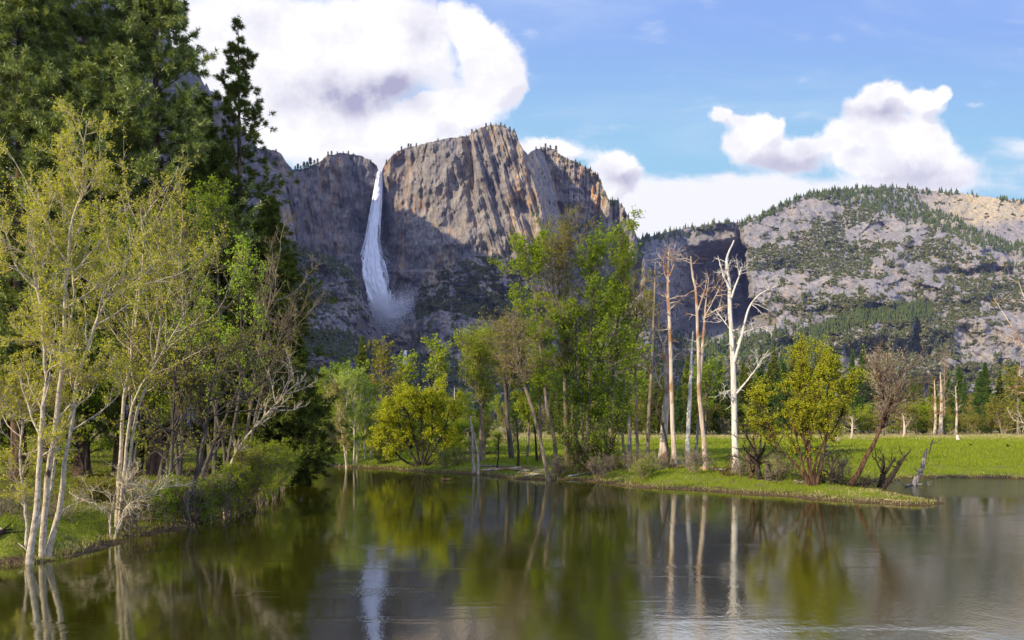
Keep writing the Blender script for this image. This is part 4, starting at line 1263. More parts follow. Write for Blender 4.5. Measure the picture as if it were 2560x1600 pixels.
DG = 'dead snags beside the grove'
snag('dead_tree', 'tall white barked dead tree with the straightest trunk and a forked top', 66, [(1841, 1200), (1838, 1100), (1835, 965), (1830, 850), (1826, 762), (1825, 708), (1818, 650), (1836, 600)], 0.23,
     [([(1835, 905), (1848, 850), (1865, 776), (1888, 742), (1930, 722)], 0.12), ([(1840, 985), (1858, 955), (1872, 930), (1900, 880)], 0.08), ([(1826, 725), (1808, 690), (1792, 640)], 0.10), ([(1843, 860), (1866, 828), (1925, 812)], 0.06),
      ([(1828, 745), (1846, 690), (1852, 665)], 0.08), ([(1834, 1010), (1815, 985), (1800, 978)], 0.05), ([(1830, 830), (1800, 770)], 0.05)], 'wood_white', 9, 1.0, 91, group=DG)
snag('dead_tree', 'twin forked rusty dead tree second to the right most of the tall snags', 68, [(1766, 1190), (1758, 1080), (1748, 987), (1744, 875), (1739, 740), (1731, 690), (1726, 640)], 0.16,
     [([(1748, 960), (1758, 850), (1764, 780), (1775, 690)], 0.15), ([(1760, 800), (1782, 745), (1800, 705)], 0.06), ([(1743, 780), (1758, 735), (1765, 705)], 0.07), ([(1765, 790), (1790, 775), (1808, 770)], 0.05)], 'wood_snag', 9, 1.1, 92, group=DG)
snag('dead_tree', 'bare pole like snag with a pointed top beside the slender dusky cottonwood', 74, [(1618, 1168), (1622, 1050), (1630, 900), (1634, 760), (1635, 655)], 0.15, [], 'bark_tan', 22, 1.0, 93, group=DG, fine=3)
snag('dead_tree', 'thick twisted dead tree with a crooked rusty upper trunk', 86, [(1656, 1140), (1662, 1060), (1668, 965), (1664, 905), (1660, 868), (1668, 840)], 0.42,
     [([(1664, 985), (1640, 950), (1632, 915)], 0.12), ([(1668, 930), (1690, 890), (1712, 880)], 0.12), ([(1660, 880), (1645, 830), (1640, 790)], 0.10)], 'wood_snag', 12, 1.5, 94, group=DG, t0=0.3)
snag('dead_tree', 'slim pale snag with a twiggy crown right behind the twisted dead tree', 72, [(1686, 1160), (1682, 1050), (1679, 920), (1675, 780), (1673, 700), (1674, 660), (1674, 622)], 0.17,
     [([(1674, 705), (1662, 680), (1660, 640)], 0.05), ([(1674, 690), (1684, 660), (1686, 630)], 0.05)], 'wood_snag', 18, 1.1, 95, group=DG)
snag('dead_tree', 'short branchless white snag pole between the taller snags', 80, [(1719, 1150), (1724, 1000), (1727, 900), (1731, 828)], 0.20, [], 'wood_white', 3, 0.6, 96, group=DG, fine=0)
snag('dead_tree', 'thin grey snag pole leaning behind the forked rusty one', 84, [(1738, 1150), (1746, 1060), (1752, 1000), (1756, 960)], 0.13, [], 'wood_grey', 6, 0.6, 97, group=DG, fine=0)
snag('dead_tree', 'dark crooked sapling snag at the foot of the twisted dead tree', 72, [(1676, 1160), (1664, 1100), (1650, 1050), (1635, 1010), (1630, 975)], 0.08, [], 'bark_dark', 10, 1.0, 98, group=DG)
snag('dead_tree', 'broken speckled trunk stub standing in the meadow right of the grove', 86, [(1572, 1150), (1572, 1090), (1571, 1028)], 0.20, [], 'wood_grey', 3, 0.3, 99, rtop=0.12, fine=0)
for i, (a, b, Y, r, lab) in enumerate([((1184, 1180), (1176, 1040), 76, .12, 'pale broken pole left of the thick shaded trunk'), ((1196, 1180), (1184, 1060), 75, .10, 'thinner pale pole leaning against its neighbour by the yellow cottonwood'),
                                       ((1296, 1178), (1290, 1050), 78, .13, 'dark short snag in front of the log pile'), ((1242, 1176), (1243, 1090), 78, .05, 'thin dark stake at the river edge before the log pile'),
                                       ((1342, 1160), (1336, 1060), 84, .14, 'dark broken trunk among the grove stems'), ((1137, 970), (1138, 1040), 150, .14, 'white pole snag far behind the round willow')]):
    tr = [a, ((a[0]*.5+b[0]*.5)+2, (a[1]+b[1])/2), b] if i < 5 else [(1138, 1120), (1138, 1050), (1136, 968)]
    snag('dead_pole', lab, Y, tr, r, [], ['wood_snag', 'wood_snag', 'bark_red', 'bark_dark', 'bark_dark', 'wood_white'][i], 7, 0.5, 101+i, rtop=0.04, fine=2, cat='dead pole')
snag('dead_shrub', 'blackened dead shrub on two thick stumps beside the white dead tree', 58.5, [(1900, 1216), (1896, 1160), (1904, 1130)], 0.22,
     [([(1898, 1150), (1875, 1110), (1862, 1080), (1858, 1050)], .09), ([(1900, 1145), (1915, 1105), (1920, 1070), (1925, 1035)], .08), ([(1900, 1150), (1935, 1120), (1960, 1075)], .08), ([(1897, 1155), (1860, 1130), (1840, 1110)], .07),
      ([(1900, 1140), (1895, 1090), (1898, 1060)], .07), ([(1890, 1160), (1850, 1145), (1825, 1138)], .05)], 'bark_dark', 10, 0.9, 111, cat='dead shrub', stub_up=0.5)
snag('dead_shrub', 'rusty leaning dead stems at the left of the blackened shrub', 60, [(1872, 1210), (1882, 1180), (1888, 1140), (1880, 1090)], 0.13, [([(1880, 1185), (1866, 1150), (1868, 1100)], .05)], 'bark_red', 9, 0.8, 112, cat='dead shrub', stub_up=0.5)
snag('tree_stump', 'second thick dark stump trunk under the blackened shrub', 58, [(1922, 1216), (1920, 1180), (1916, 1150)], 0.19, [], 'bark_grey', 3, 0.5, 113, rtop=0.14, cat='stump')
snag('leaning_dead_tree', 'forked blackened dead trunk leaning out of the water behind the spit', 58, [(2200, 1226), (2206, 1190), (2210, 1140)], 0.24, [([(2205, 1222), (2225, 1190), (2245, 1150), (2262, 1128)], .24), ([(2208, 1190), (2218, 1160), (2219, 1142)], .12),
     ([(2204, 1180), (2190, 1150), (2183, 1140)], .04)], 'bark_dark', 4, 0.7, 114, rtop=0.07, cat='dead tree', stub_up=0.6)
snag('leaning_dead_tree', 'grey curved dead trunk rising alone from the water right of the spit', 62, [(2276, 1213), (2292, 1200), (2308, 1172), (2320, 1140), (2326, 1122)], 0.20, [([(2322, 1135), (2318, 1115), (2315, 1098)], .035), ([(2280, 1210), (2250, 1212), (2230, 1208)], .07), ([(2280, 1211), (2300, 1210), (2312, 1209)], .06)], 'wood_grey', 3, 0.5, 115, rtop=0.07, cat='dead tree')
snag('dead_sapling', 'thin straight dark trunk standing between the willow and the leaning red tree', 55, [(2078, 1228), (2078, 1180), (2079, 1130)], 0.07, [([(2079, 1135), (2110, 1125), (2150, 1140)], .025), ([(2079, 1132), (2050, 1122), (2030, 1135)], .025)], 'bark_dark', 10, 0.9, 116, cat='dead tree')
snag('dead_sapling', 'grey forked dead stem behind the willow stems', 60, [(2044, 1210), (2048, 1170), (2056, 1145), (2075, 1130)], 0.09, [([(2047, 1165), (2046, 1130), (2048, 1115)], .04)], 'wood_grey', 8, 0.8, 117, cat='dead tree')
for i, (px, b0, t0_, Y, r, lab, mt) in enumerate([(2394, 1103, 1087, 175, .22, 'short white stump post alone in the green meadow', 'wood_white'), (2094, 1106, 1087, 165, .32, 'orange broken stump in the meadow behind the willow', 'wood_snag')]):
    snag('tree_stump', lab, Y, [(px+2, b0), (px, (b0+t0_)/2), (px-1, t0_)], r, [], mt, 1, 0.2, 121+i, rtop=r*.8, fine=0, cat='stump', wob=0.0)
snag('bare_tree', 'leafless tree reaching in from the picture edge over the meadow', 68, [(2690, 1190), (2665, 1080), (2630, 960), (2600, 880)], 0.28,
     [([(2640, 990), (2590, 900), (2540, 800), (2508, 735)], .09), ([(2610, 920), (2570, 790), (2535, 705)], .07), ([(2625, 950), (2560, 880), (2520, 850), (2500, 845)], .06), ([(2650, 1030), (2580, 1000), (2540, 950), (2520, 940)], .06), ([(2650, 1040), (2580, 1060), (2530, 1050)], .05), ([(2600, 880), (2590, 780), (2580, 700)], .08)],
     'wood_snag', 9, 1.2, 125, cat='bare tree', fine=5)
FB = 'twiggy shrubs on the far bank'
for i, (px, py, Y, h, leaf, lab) in enumerate([
        (1448, 1190, 71, 1.9, 'leaf_olive', 'olive twig shrub at the left foot of the grove'), (1540, 1188, 72, 1.7, 'leaf_olive', 'brushy shrub at the right foot of the grove'),
        (1612, 1204, 64, 1.3, 'leaf_spring', 'small yellow green sapling shrub near the water below the pole like snag'), (1738, 1200, 65, 2.0, 'bud_orange', 'pale leafless twig shrub between the forked snag and the white dead tree'),
        (1500, 1198, 67, 1.2, 'bud_orange', 'low bare brush at the water in front of the grove'), (1400, 1194, 70, 1.2, 'bud_orange', 'bare brush beside the foot of the leaning cottonwood'),
        (1590, 1190, 70, 1.4, 'bud_orange', 'dry stalks under the slender dusky cottonwood'), (1660, 1186, 71, 1.0, 'bud_orange', 'low dry brush among the pale snags'),
        (1860, 1206, 62, 1.6, 'bud_orange', 'thin dry twigs beside the rusty leaning dead stems'), (1950, 1212, 59, 1.5, 'bud_orange', 'grey twigs between the blackened shrub and the spit willow'),
        (1120, 1178, 81, 1.6, 'leaf_spring', 'low yellow green shrub right of the round willow'), (960, 1168, 90, 1.8, 'leaf_olive', 'brown brush left of the round willow'),
        (1160, 1172, 84, 1.4, 'bud_orange', 'dry brush by the pale broken pole'), (2090, 1214, 58, 1.4, 'bud_orange', 'thin grey brush behind the foot of the leaning red tree')]):
    tr = [[(px+dx*0.3, py), (px+dx*0.7, py-0.5*h/Y*F), (px+dx, py-h/Y*F)] for dx in (-22, -10, 0, 9, 20)]
    broadleaf('bank_shrub', lab, 'shrub', tr, Y, 0.02, 'bark_tan', leaf, 141+i, limbs=(8, 0.1, 1.0, 38, 1.1), limb_up=0.6, twigs=(6, 0.55), sprays=(3, 0.25), leaf_per=0 if leaf == 'bud_orange' else 3,
              leaf_size=0.11, spread=0.06, rtop=0.008, wob=0.04, group=FB, trunk_name='stem', dy=0.7)
for i, (px, py, Y, sp, lab) in enumerate([(1985, 1222, 57, 1.0, 'black twisted dead branches left of the willow stems'), (2068, 1226, 56, .9, 'low tangle of dark dead branches between willow and leaning red tree'),
                                        (2150, 1228, 57, .8, 'small dark root tangle at the water behind the spit'), (1830, 1208, 62, .9, 'dark dead twigs at the right foot of the white dead tree')]):
    k = F/Y*sp
    snag('dead_shrub', lab, Y, [(px, py), (px-.1*k, py-.3*k), (px+.05*k, py-.6*k)], .09,
         [([(px, py-.1*k), (px-.6*k, py-.45*k), (px-1.0*k, py-.4*k), (px-1.3*k, py-.15*k)], .05), ([(px, py-.2*k), (px+.5*k, py-.7*k), (px+1.0*k, py-.75*k), (px+1.4*k, py-.5*k)], .05),
          ([(px, py-.3*k), (px+.3*k, py-.9*k), (px+.2*k, py-1.3*k)], .04), ([(px, py-.25*k), (px-.4*k, py-.8*k), (px-.7*k, py-1.1*k)], .04)], 'bark_dark' if i != 3 else 'bark_red', 12, .8, 181+i, cat='dead shrub', stub_up=.2, rtop=.015, wob=.06)

# ------------------------------------------------------------------ the wall of trees beyond the meadow and behind the bend
def prototype_trees():
    far = (0, 3000, -400)
    P = {}

    def bl(name, leaf, bark, seed, H, wid, n, up, lper=6, ls=0.5, trunks=1, first=0.2, spread=.3):
        rng = np.random.default_rng(seed)
        root = empty(name, (0, 0, 0), 'x', 'tree')
        tg, lg, lf = Geo(), Geo(), Geo()
        for j in range(trunks):
            dx, dy = rng.normal(0, 0.12*H*(trunks > 1), 2)
            p = smooth_path([(0.1*dx, 0.1*dy, -0.3), (dx*.4, dy*.4, H*.35), (dx*.8, dy*.8, H*.7), (dx, dy, H*rng.uniform(.88, 1.0))], 16, rng, 0.03*H/12)
            t = np.linspace(0, 1, 16)
            R = flare(H*.011*(1-t)**.8+.03, .3)
            tg.tube(p[None], R[None], 6)
            L1, R1 = spawn(p[None], R[None], rng, n, first, 1.0, 46, 14, wid, 7, up, 0.12, 0.5, .015, .3, lambda t: 0.4+0.8*np.sin(np.clip((t-first)/(1.02-first), 0, 1)*math.pi*.9)**.7)
            L2, R2 = spawn(L1, R1, rng, 7, 0.2, 1.0, 42, 14, wid*.36, 5, up*.5, .14, .5, .010, .3, lambda t: 1.1-.5*t)
            lg.tube(L1, R1, 4)
            lg.tube(L2, R2, 3)
            if lper:
                lf.quads(leaves_on(L2, rng, lper, ls, spread, .1))
        part(root, 'trunk', tg, M[bark])
        part(root, 'limbs', lg, M[bark])
        if lper:
            part(root, 'crown', lf, M[leaf], False)
        return root
    for key, nd, H, rm, sd, sh in (('fir', 'needle_dark', 30, 4.6, 201, .95), ('fir2', 'needle_fir', 28, 4.4, 202, .9), ('fir3', 'needle_fir', 32, 3.8, 203, 1.05)):
        P[key] = conifer('conifer_tree', 'x', 'conifer', (0, 0, 0), H, sd, rm, nd, 'bark_pine', nbr=150, cb=.06, sub=7, tuft_n=4, tuft_m=6, tl=.75, tw=.26, shape=sh)
        P[key]['H'] = H
    for key, a in (('olive', ('broadleaf_tree', 'leaf_olive', 'bark_tan', 211, 16, 4.0, 24, .8, 8, .42)), ('spring', ('broadleaf_tree', 'leaf_spring', 'bark_tan', 212, 18, 3.6, 26, .9, 9, .42)),
                   ('dull', ('broadleaf_tree', 'leaf_green', 'bark_grey', 213, 14, 4.2, 24, .7, 9, .46)), ('bushy', ('broadleaf_tree', 'leaf_olive', 'bark_tan', 214, 9, 3.6, 16, .7, 9, .40, 3, .1)),
                   ('bushy2', ('broadleaf_tree', 'leaf_spring', 'bark_tan', 215, 9, 3.4, 16, .7, 9, .40, 3, .1)),
                   ('bare', ('bare_tree', 'leaf_olive', 'bark_tan', 216, 18, 3.0, 34, 1.0, 0)), ('twiggy', ('bare_tree', 'twig_haze', 'bark_tan', 217, 11, 3.4, 18, .8, 7, .34, 2, .15))):
        P[key] = bl(*a)
        P[key]['H'] = a[4]
    return P


PR = prototype_trees()
_used = set()


def plant(key, px, top, Y, label, group, wide=1.0, seed=0):
    b = base_point(px, Y)
    H = (HY-top)/F*Y+CZ-b[2]
    s = H/PR[key]['H']
    rot = (seed*2.399) % 6.28
    if key not in _used:
        _used.add(key)
        o = PR[key]
        o.location = [float(v) for v in b]
        o.rotation_euler = (0, 0, rot)
        o.scale = (s*wide, s*wide, s)
        tag(o, label, None, group)
        return o
    return copy_tree(PR[key], b, rot, (s*wide, s*wide, s), label, group)


_rng = np.random.default_rng(55)
_i = 0
# singled out trees
for key, px, top, Y, wide, lab in [
        ('fir', 905, 845, 185, 1.0, 'darkest tall fir standing above the bend below the cliff'), ('fir', 787, 912, 165, .8, 'dark fir at the left end of the bend, half behind the wood'),
        ('dull', 848, 925, 160, 1.2, 'dark rounded green tree between two dark firs at the bend'), ('olive', 955, 868, 135, 1.15, 'airy olive cottonwood with a pale bare trunk behind the bend birches'),
        ('spring', 1016, 896, 150, 1.2, 'dull spring green tree behind the round yellow willow'), ('spring', 1088, 862, 128, 1.15, 'tall bright lime cottonwood rising behind the round yellow willow'),
        ('spring', 812, 940, 140, 1.0, 'dim green birch in the shade left of the bend birches'), ('spring', 770, 985, 130, .8, 'small dim green tree nearest the wood at the bend'),
        ('spring', 1160, 985, 150, 1.2, 'fresh green tree in the gap between the yellow willow and the thick shaded trunk'),
        ('fir2', 2158, 866, 315, 1.0, 'tall pointed green fir right of the spit willow'), ('fir3', 2132, 876, 330, 1.0, 'narrow fir touching the tall pointed green one'), ('fir2', 2092, 880, 330, .9, 'fir half hidden behind the spit willow'),
        ('fir2', 2452, 930, 300, 1.1, 'broad green fir among the far olive trees at the right'), ('fir3', 2412, 945, 320, 1.0, 'slimmer fir left of the broad green fir'), ('fir', 2308, 992, 270, .9, 'small dark fir at the meadow edge left of the broken trunks'),
        ('bare', 2362, 870, 265, .75, 'tall bare trunk with an upswept twig crown at the meadow edge'), ('twiggy', 2210, 905, 230, .8, 'bare twiggy tree behind the leaning red brown tree'),
        ('fir3', 1900, 880, 300, 1.1, 'green fir right of the white dead tree'), ('fir', 1935, 872, 310, 1.1, 'dark fir just left of the spit willow crown'), ('fir2', 1800, 905, 290, 1.0, 'fir between the forked snag and the white dead tree'),
        ('olive', 2545, 925, 250, 1.3, 'round olive tree at the right picture edge')]:
    _i += 1
    plant(key, px, top, Y, lab, None, wide, _i)
# the rest of the tree wall
GL, GC, GR_ = 'trees massed behind the river bend', 'dark trees behind the grove', 'trees along the far meadow edge'
for px in range(738, 1290, 21):
    _i += 1
    Y = _rng.uniform(150, 230)
    key = _rng.choice(['fir', 'fir2', 'dull', 'olive', 'spring', 'olive'])
    top = _rng.uniform(960, 1010) if key.startswith('fir') else _rng.uniform(985, 1035)
    plant(key, px+_rng.uniform(-8, 8), top, Y, 'conifer massed in the shade behind the river bend' if key.startswith('fir') else 'green broadleaf tree massed behind the river bend', GL+(' conifers' if key.startswith('fir') else ' broadleaves'), 1.1, _i)
for px in range(1285, 1990, 15):
    _i += 1
    key = _rng.choice(['fir', 'fir', 'fir', 'fir2', 'dull'])
    top = _rng.uniform(890, 970) if px > 1560 else _rng.uniform(950, 1010)
    plant(key, px+_rng.uniform(-8, 8), top, _rng.uniform(240, 330), 'tall dark conifer in the unbroken row behind the grove' if key.startswith('fir') else 'dark green tree between the conifers behind the grove', GC+(' conifers' if key.startswith('fir') else ''), 1.15, _i)
for px in range(1960, 2640, 15):
    _i += 1
    key = _rng.choice(['fir', 'fir2', 'fir3', 'fir', 'olive', 'dull', 'spring'])
    top = _rng.uniform(905, 975) if key.startswith('fir') else _rng.uniform(975, 1020)
    plant(key, px+_rng.uniform(-8, 8), top, _rng.uniform(315, 370), 'green conifer in the far tree line past the meadow' if key.startswith('fir') else 'leafy tree in the far tree line past the meadow', GR_+(' conifers' if key.startswith('fir') else ' broadleaves'), 1.1, _i)
for px in list(range(1290, 1990, 26)) + list(range(1975, 2640, 17)):
    _i += 1
    key = _rng.choice(['bushy', 'bushy2', 'twiggy', 'bushy'])
    plant(key, px+_rng.uniform(-7, 7), _rng.uniform(1018, 1052), _rng.uniform(262, 312), 'bare twiggy bush at the foot of the far tree line' if key == 'twiggy' else 'olive leafed bush at the foot of the far tree line',
          'bushes at the meadow edge'+(', twiggy' if key == 'twiggy' else ''), 1.3, _i)
for px in range(745, 1140, 17):
    _i += 1
    key = _rng.choice(['dull', 'olive', 'fir', 'dull', 'fir2'])
    plant(key, px+_rng.uniform(-7, 7), _rng.uniform(985, 1050), _rng.uniform(112, 140), 'shaded conifer low in the wood behind the round yellow willow' if key.startswith('fir') else 'shaded broadleaf low in the wood behind the round yellow willow',
          'shaded wood behind the willow'+(' conifers' if key.startswith('fir') else ' broadleaves'), 1.25, _i)
for px in range(735, 1290, 24):
    _i += 1
    key = _rng.choice(['bushy', 'bushy2', 'twiggy'])
    plant(key, px+_rng.uniform(-9, 9), _rng.uniform(1055, 1090), _rng.uniform(104, 135), 'pale twiggy thicket bush behind the bend birches' if key == 'twiggy' else 'low green thicket bush behind the bend birches', 'thicket bushes behind the bend'+(', twiggy' if key == 'twiggy' else ''), 1.3, _i)
for px, top, b, Y, r, lab in [(2337, 948, 1088, 262, .38, 'orange broken dead trunk left of the tall upswept bare tree'), (2390, 965, 1088, 258, .32, 'pale dead trunk right of the tall upswept bare tree'), (2352, 930, 1088, 260, .6, 'thick tan dead trunk beside the orange broken one'),
                              (2260, 1040, 1090, 225, .3, 'short pale trunk under the bare twiggy tree'), (2128, 1040, 1098, 190, .2, 'grey dead stub left of the leaning red tree')]:
    snag('dead_tree', lab, Y, [(px, b), (px+2, (b+top)/2), (px-1, top)], r, [], 'wood_snag', 12, 2.2, int(px), rtop=.1, fine=3)


# ------------------------------------------------------------------ forest and brush on the mountains
def on_sheet(sh, px, py):
    Y = sh['depth'](px, py)
    return W(px, py, Y)


def top_of(sh, px):
    return np.interp(px, sh['pxs'], sh['top'])


def mini_conifers(P, H, rng):
    """three ragged cones each"""
    n = len(P)
    T = []
    k = 6
    for lv, (z0, z1, r) in enumerate(((0.05, .55, .23), (.32, .80, .17), (.58, 1.0, .10))):
        a = (np.arange(k)/k*2*math.pi)[None]+rng.random((n, 1))*6.28
        rr = r*H[:, None]*rng.uniform(.65, 1.3, (n, k))
        ring = np.stack([P[:, None, 0]+np.cos(a)*rr, P[:, None, 1]+np.sin(a)*rr, P[:, None, 2]+H[:, None]*(z0+rng.uniform(-.06, .06, (n, k)))], -1)
        tip = (P+np.stack([0*H, 0*H, H*z1], -1))[:, None, :]+np.zeros((1, k, 1))
        T.append(np.stack([ring, np.roll(ring, -1, 1), tip], 2).reshape(-1, 3, 3))
    return np.concatenate(T)


def mini_bushes(P, S, rng, k=14):
    n = len(P)
    v = unit(rng.normal(0, 1, (n, k, 3)))*rng.uniform(.4, 1, (n, k, 1))
    v[..., 2] = np.abs(v[..., 2])*.8
    c = P[:, None]+v*S[:, None, None]*.62
    return leaf_quads(c.reshape(-1, 3), rng, 1.0, .9)*1.0, c.reshape(-1, 3), np.repeat(S, k)


def scaled_quads(c, s, rng):
    q = leaf_quads(c*0, rng, 1.0, .95)
    return q*(s*0.75)[:, None, None]+c[:, None, :]


def scatter(sh, rng, n, x0, x1, y0, y1, dens):
    px, py = rng.uniform(x0, x1, n), rng.uniform(y0, y1, n)
    ok = py > top_of(sh, px)-0.5
    ok &= rng.random(n) < dens(px, py)
    return px[ok], py[ok]


def blob(px, py, cx, cy, rx, ry):
    return np.exp(-((px-cx)/rx)**2-((py-cy)/ry)**2)


def build_forest():
    rng = np.random.default_rng(91)
    con, hts, bus, bsz = [], [], [], []

    def add_con(sh, px, py, h0, h1):
        con.append(on_sheet(sh, px, py))
        hts.append(rng.uniform(h0, h1, len(px)))

    def add_bush(sh, px, py, s0, s1):
        bus.append(on_sheet(sh, px, py))
        bsz.append(rng.uniform(s0, s1, len(px)))
    # right mountain: crest strip and the wooded band running down right
    def crest(px, py):
        d = py-top_of(right, px)
        w = np.interp(px, [1600, 1700, 1850, 1950, 2100, 2200, 2320, 2400, 2560], [22, 26, 20, 18, 16, 30, 14, 5, 9])
        return sstep(w*1.3, w*.5, d)*np.clip(.45+.9*fbm(px/13., py/13., 3, 92), .12, 1)
    px, py = scatter(right, rng, 14000, 1590, 2700, 455, 640, crest)
    add_con(right, px, py, 9, 31)

    def band(px, py):
        c = np.interp(px, [2020, 2120, 2220, 2330, 2420, 2500, 2600], [480, 492, 508, 545, 585, 615, 630])
        w = np.interp(px, [2020, 2150, 2250, 2400, 2600], [16, 30, 36, 24, 14])
        return sstep(w*1.2, w*.5, np.abs(py-c+6*perlin(px/17, py/17, 4)))*.8
    px, py = scatter(right, rng, 9000, 2000, 2700, 455, 680, band)
    add_con(right, px, py, 8, 29)

    def patch(px, py):
        f = .55*fbm(px/34.0, py/20.0, 5, 95)+.8*(blob(px, py, 1960, 640, 130, 40)+blob(px, py, 2120, 650, 110, 45)+blob(px, py, 2330, 620, 70, 35)+blob(px, py, 2470, 720, 130, 70)+blob(px, py, 2060, 580, 60, 30)
             + blob(px, py, 2130, 770, 190, 36)+blob(px, py, 2330, 840, 80, 60)+.6*blob(px, py, 2460, 930, 110, 30)+blob(px, py, 2050, 860, 200, 34)+.7*blob(px, py, 2240, 950, 320, 34)+blob(px, py, 2150, 540, 60, 24)+blob(px, py, 2230, 880, 60, 60))
        return sstep(.27, .50, f)*.9+.006
    px, py = scatter(right, rng, 42000, 1870, 2700, 500, 1010, patch)
    sel = rng.random(len(px)) < .9
    add_bush(right, px[sel], py[sel], 4, 11)
    add_con(right, px[~sel], py[~sel], 10, 22)
    px, py = scatter(right, rng, 5200, 2000, 2330, 740, 880, lambda a, b: sstep(26, 10, np.abs(b-(860-.28*(a-2000)-20*np.sin((a-2000)/90.)))))
    add_con(right, px, py, 14, 26)
    # canyon mouth
    px, py = scatter(right, rng, 5200, 1600, 2060, 730, 960, lambda a, b: sstep(815, 880, b)*.9+.03)
    add_con(right, px, py, 14, 30)
    px, py = scatter(right, rng, 2600, 1600, 1870, 570, 800, lambda a, b: sstep(.05, .4, fbm(a/30., b/24., 4, 96))*.5)
    add_bush(right, px, py, 4, 9)
    # low domes in front of the canyon
    px, py = scatter(mound, rng, 13000, 1010, 1950, 700, 1060, lambda a, b: np.clip(sstep(1330, 1600, a)*.75*sstep(-.35, .2, fbm(a/40., b/30., 4, 97))+sstep(840, 930, b+.0*a)*.8+sstep(.12, .5, fbm(a/34., b/20., 4, 98))*.7, 0, 1))
    sel = rng.random(len(px)) < .6
    add_bush(mound, px[sel], py[sel], 4, 8)
    add_con(mound, px[~sel], py[~sel], 10, 21)
    # talus under the big wall
    px, py = scatter(cliff, rng, 9000, 1040, 1330, 640, 800, lambda a, b: sstep(-2, 14, b-interp(a, BASE))*np.clip(sstep(-.25, .25, fbm(a/26., b/17., 4, 99))*.8+sstep(730, 770, b)*.6, 0, .95))
    add_bush(cliff, px, py, 4.5, 9)
    px, py = scatter(cliff, rng, 1800, 690, 960, 585, 700, lambda a, b: sstep(0, 10, b-interp(a, BASE))*.5)
    add_bush(cliff, px, py, 4, 8)
    # left ledges
    def led(a, b):
        t = b-interp(a, BUTT_TOP)
        ledge = sstep(-2, 4, t)*sstep(52-(a-740)*.06, 34-(a-740)*.06, t)*sstep(905, 880, a)
        lower = sstep(46, 22, np.abs(b-(850+.10*(a-760)+.0008*(a-760)**2)))*sstep(985, 940, a)
        mid = blob(a, b, 790, 745, 50, 30)+blob(a, b, 740, 700, 40, 30)
        return np.clip(ledge+.8*lower+.7*mid+sstep(.25, .5, fbm(a/30., b/20., 4, 94))*.4+sstep(930, 990, b)*.7, 0, .95)
    px, py = scatter(butt, rng, 15000, 640, 1010, 590, 1040, led)
    sel = rng.random(len(px)) < .8
    add_bush(butt, px[sel], py[sel], 4, 8)
    add_con(butt, px[~sel], py[~sel], 9, 18)
    # rear peak
    px, py = scatter(cliff, rng, 2600, 1330, 1610, 365, 640, lambda a, b: sstep(26, 4, b-top_of(cliff, a))*sstep(1360, 1400, a)*.75+sstep(.3, .5, fbm(a/18., b/22., 4, 93))*.12)
    add_con(cliff, px, py, 10, 22)
    P, H = np.concatenate(con), np.concatenate(hts)
    P[:, 2] -= H*.08
    g = Geo()
    g.tris(mini_conifers(P, H, rng))
    me = g.mesh('mountain_forest', M['needle_far'])
    tag(link('mountain_forest', me), 'small dark conifers covering the far ridges and slopes', kind='stuff')
    P, S = np.concatenate(bus), np.concatenate(bsz)
    k = 12
    v = unit(rng.normal(0, 1, (len(P), k, 3)))*rng.uniform(.35, 1, (len(P), k, 1))
    v[..., 2] = np.abs(v[..., 2])*.8
    c = (P[:, None]+v*S[:, None, None]*.6).reshape(-1, 3)
    g = Geo()
    g.quads(scaled_quads(c, np.repeat(S, k), rng))
    me = g.mesh('mountain_brush', M['brush_far'])
    tag(link('mountain_brush', me), 'olive scrub and oak brush on the rock slopes', kind='stuff')
    print('forest', len(H), 'brush', len(S))


M['needle_far'] = mat_leaf('far_needles', (0.040, 0.066, 0.020), (0.115, 0.135, 0.04), 0.1)
M['brush_far'] = mat_leaf('far_brush', (0.075, 0.088, 0.026), (0.19, 0.185, 0.075), 0.15)
build_forest()


def rim_pines():
    rng = np.random.default_rng(66)
    proto = None
    spots = [(738, 20), (745, 26), (752, 22), (760, 32), (768, 28), (776, 34), (786, 24), (794, 20), (652, 14), (664, 12), (690, 12), (820, 16), (829, 22), (843, 12), (858, 14), (871, 22), (884, 10), (927, 12), (966, 14), (984, 12), (1004, 20), (1021, 20), (1027, 17), (1041, 14),
             (1095, 12), (1150, 12), (1166, 10), (1180, 15), (1190, 12), (1215, 16), (1227, 18), (1240, 14), (1252, 16), (1262, 12), (1275, 18), (1285, 16), (1340, 12), (1352, 16), (1364, 22), (1376, 18), (1390, 20)]
    g, gt = Geo(), Geo()
    n = 90
    z = np.sort(rng.random(n))
    r = (1-z)*.24+.03
    a = rng.random(n)*6.28
    c = np.stack([np.cos(a)*r*.55, np.sin(a)*r*.55, -.04+1.0*z], -1)
    d = np.stack([np.cos(a), np.sin(a), .1+0*a], -1)
    g.tris(tufts(c, d, rng, 5, .16, .07, .5))
    gt.tube(np.array([[[0, 0, -.15], [0, 0, .5], [.01, 0, .98]]]), np.array([[.03, .02, .006]]), 5)
    me, mt = g.mesh('crown', M['needle_far']), gt.mesh('trunk', M['bark_dark'])
    for i, (px, hp) in enumerate(spots):
        px = np.array([float(px)])
        py = top_of(cliff, px)+3.5
        p = on_sheet(cliff, px, py)[0]
        H = hp/F*p[1]*rng.uniform(.5, .8)
        if proto is None:
            proto = empty('rim_pine', p, 'tiny dark pine standing on the rim of the high cliff', 'pine tree', 'pines along the cliff rim')
            link('trunk', mt, proto)
            link('crown', me, proto)
            proto.scale = (H, H, H)
        else:
            copy_tree(proto, p, i*1.7, H, 'tiny dark pine standing on the rim of the high cliff')


rim_pines()


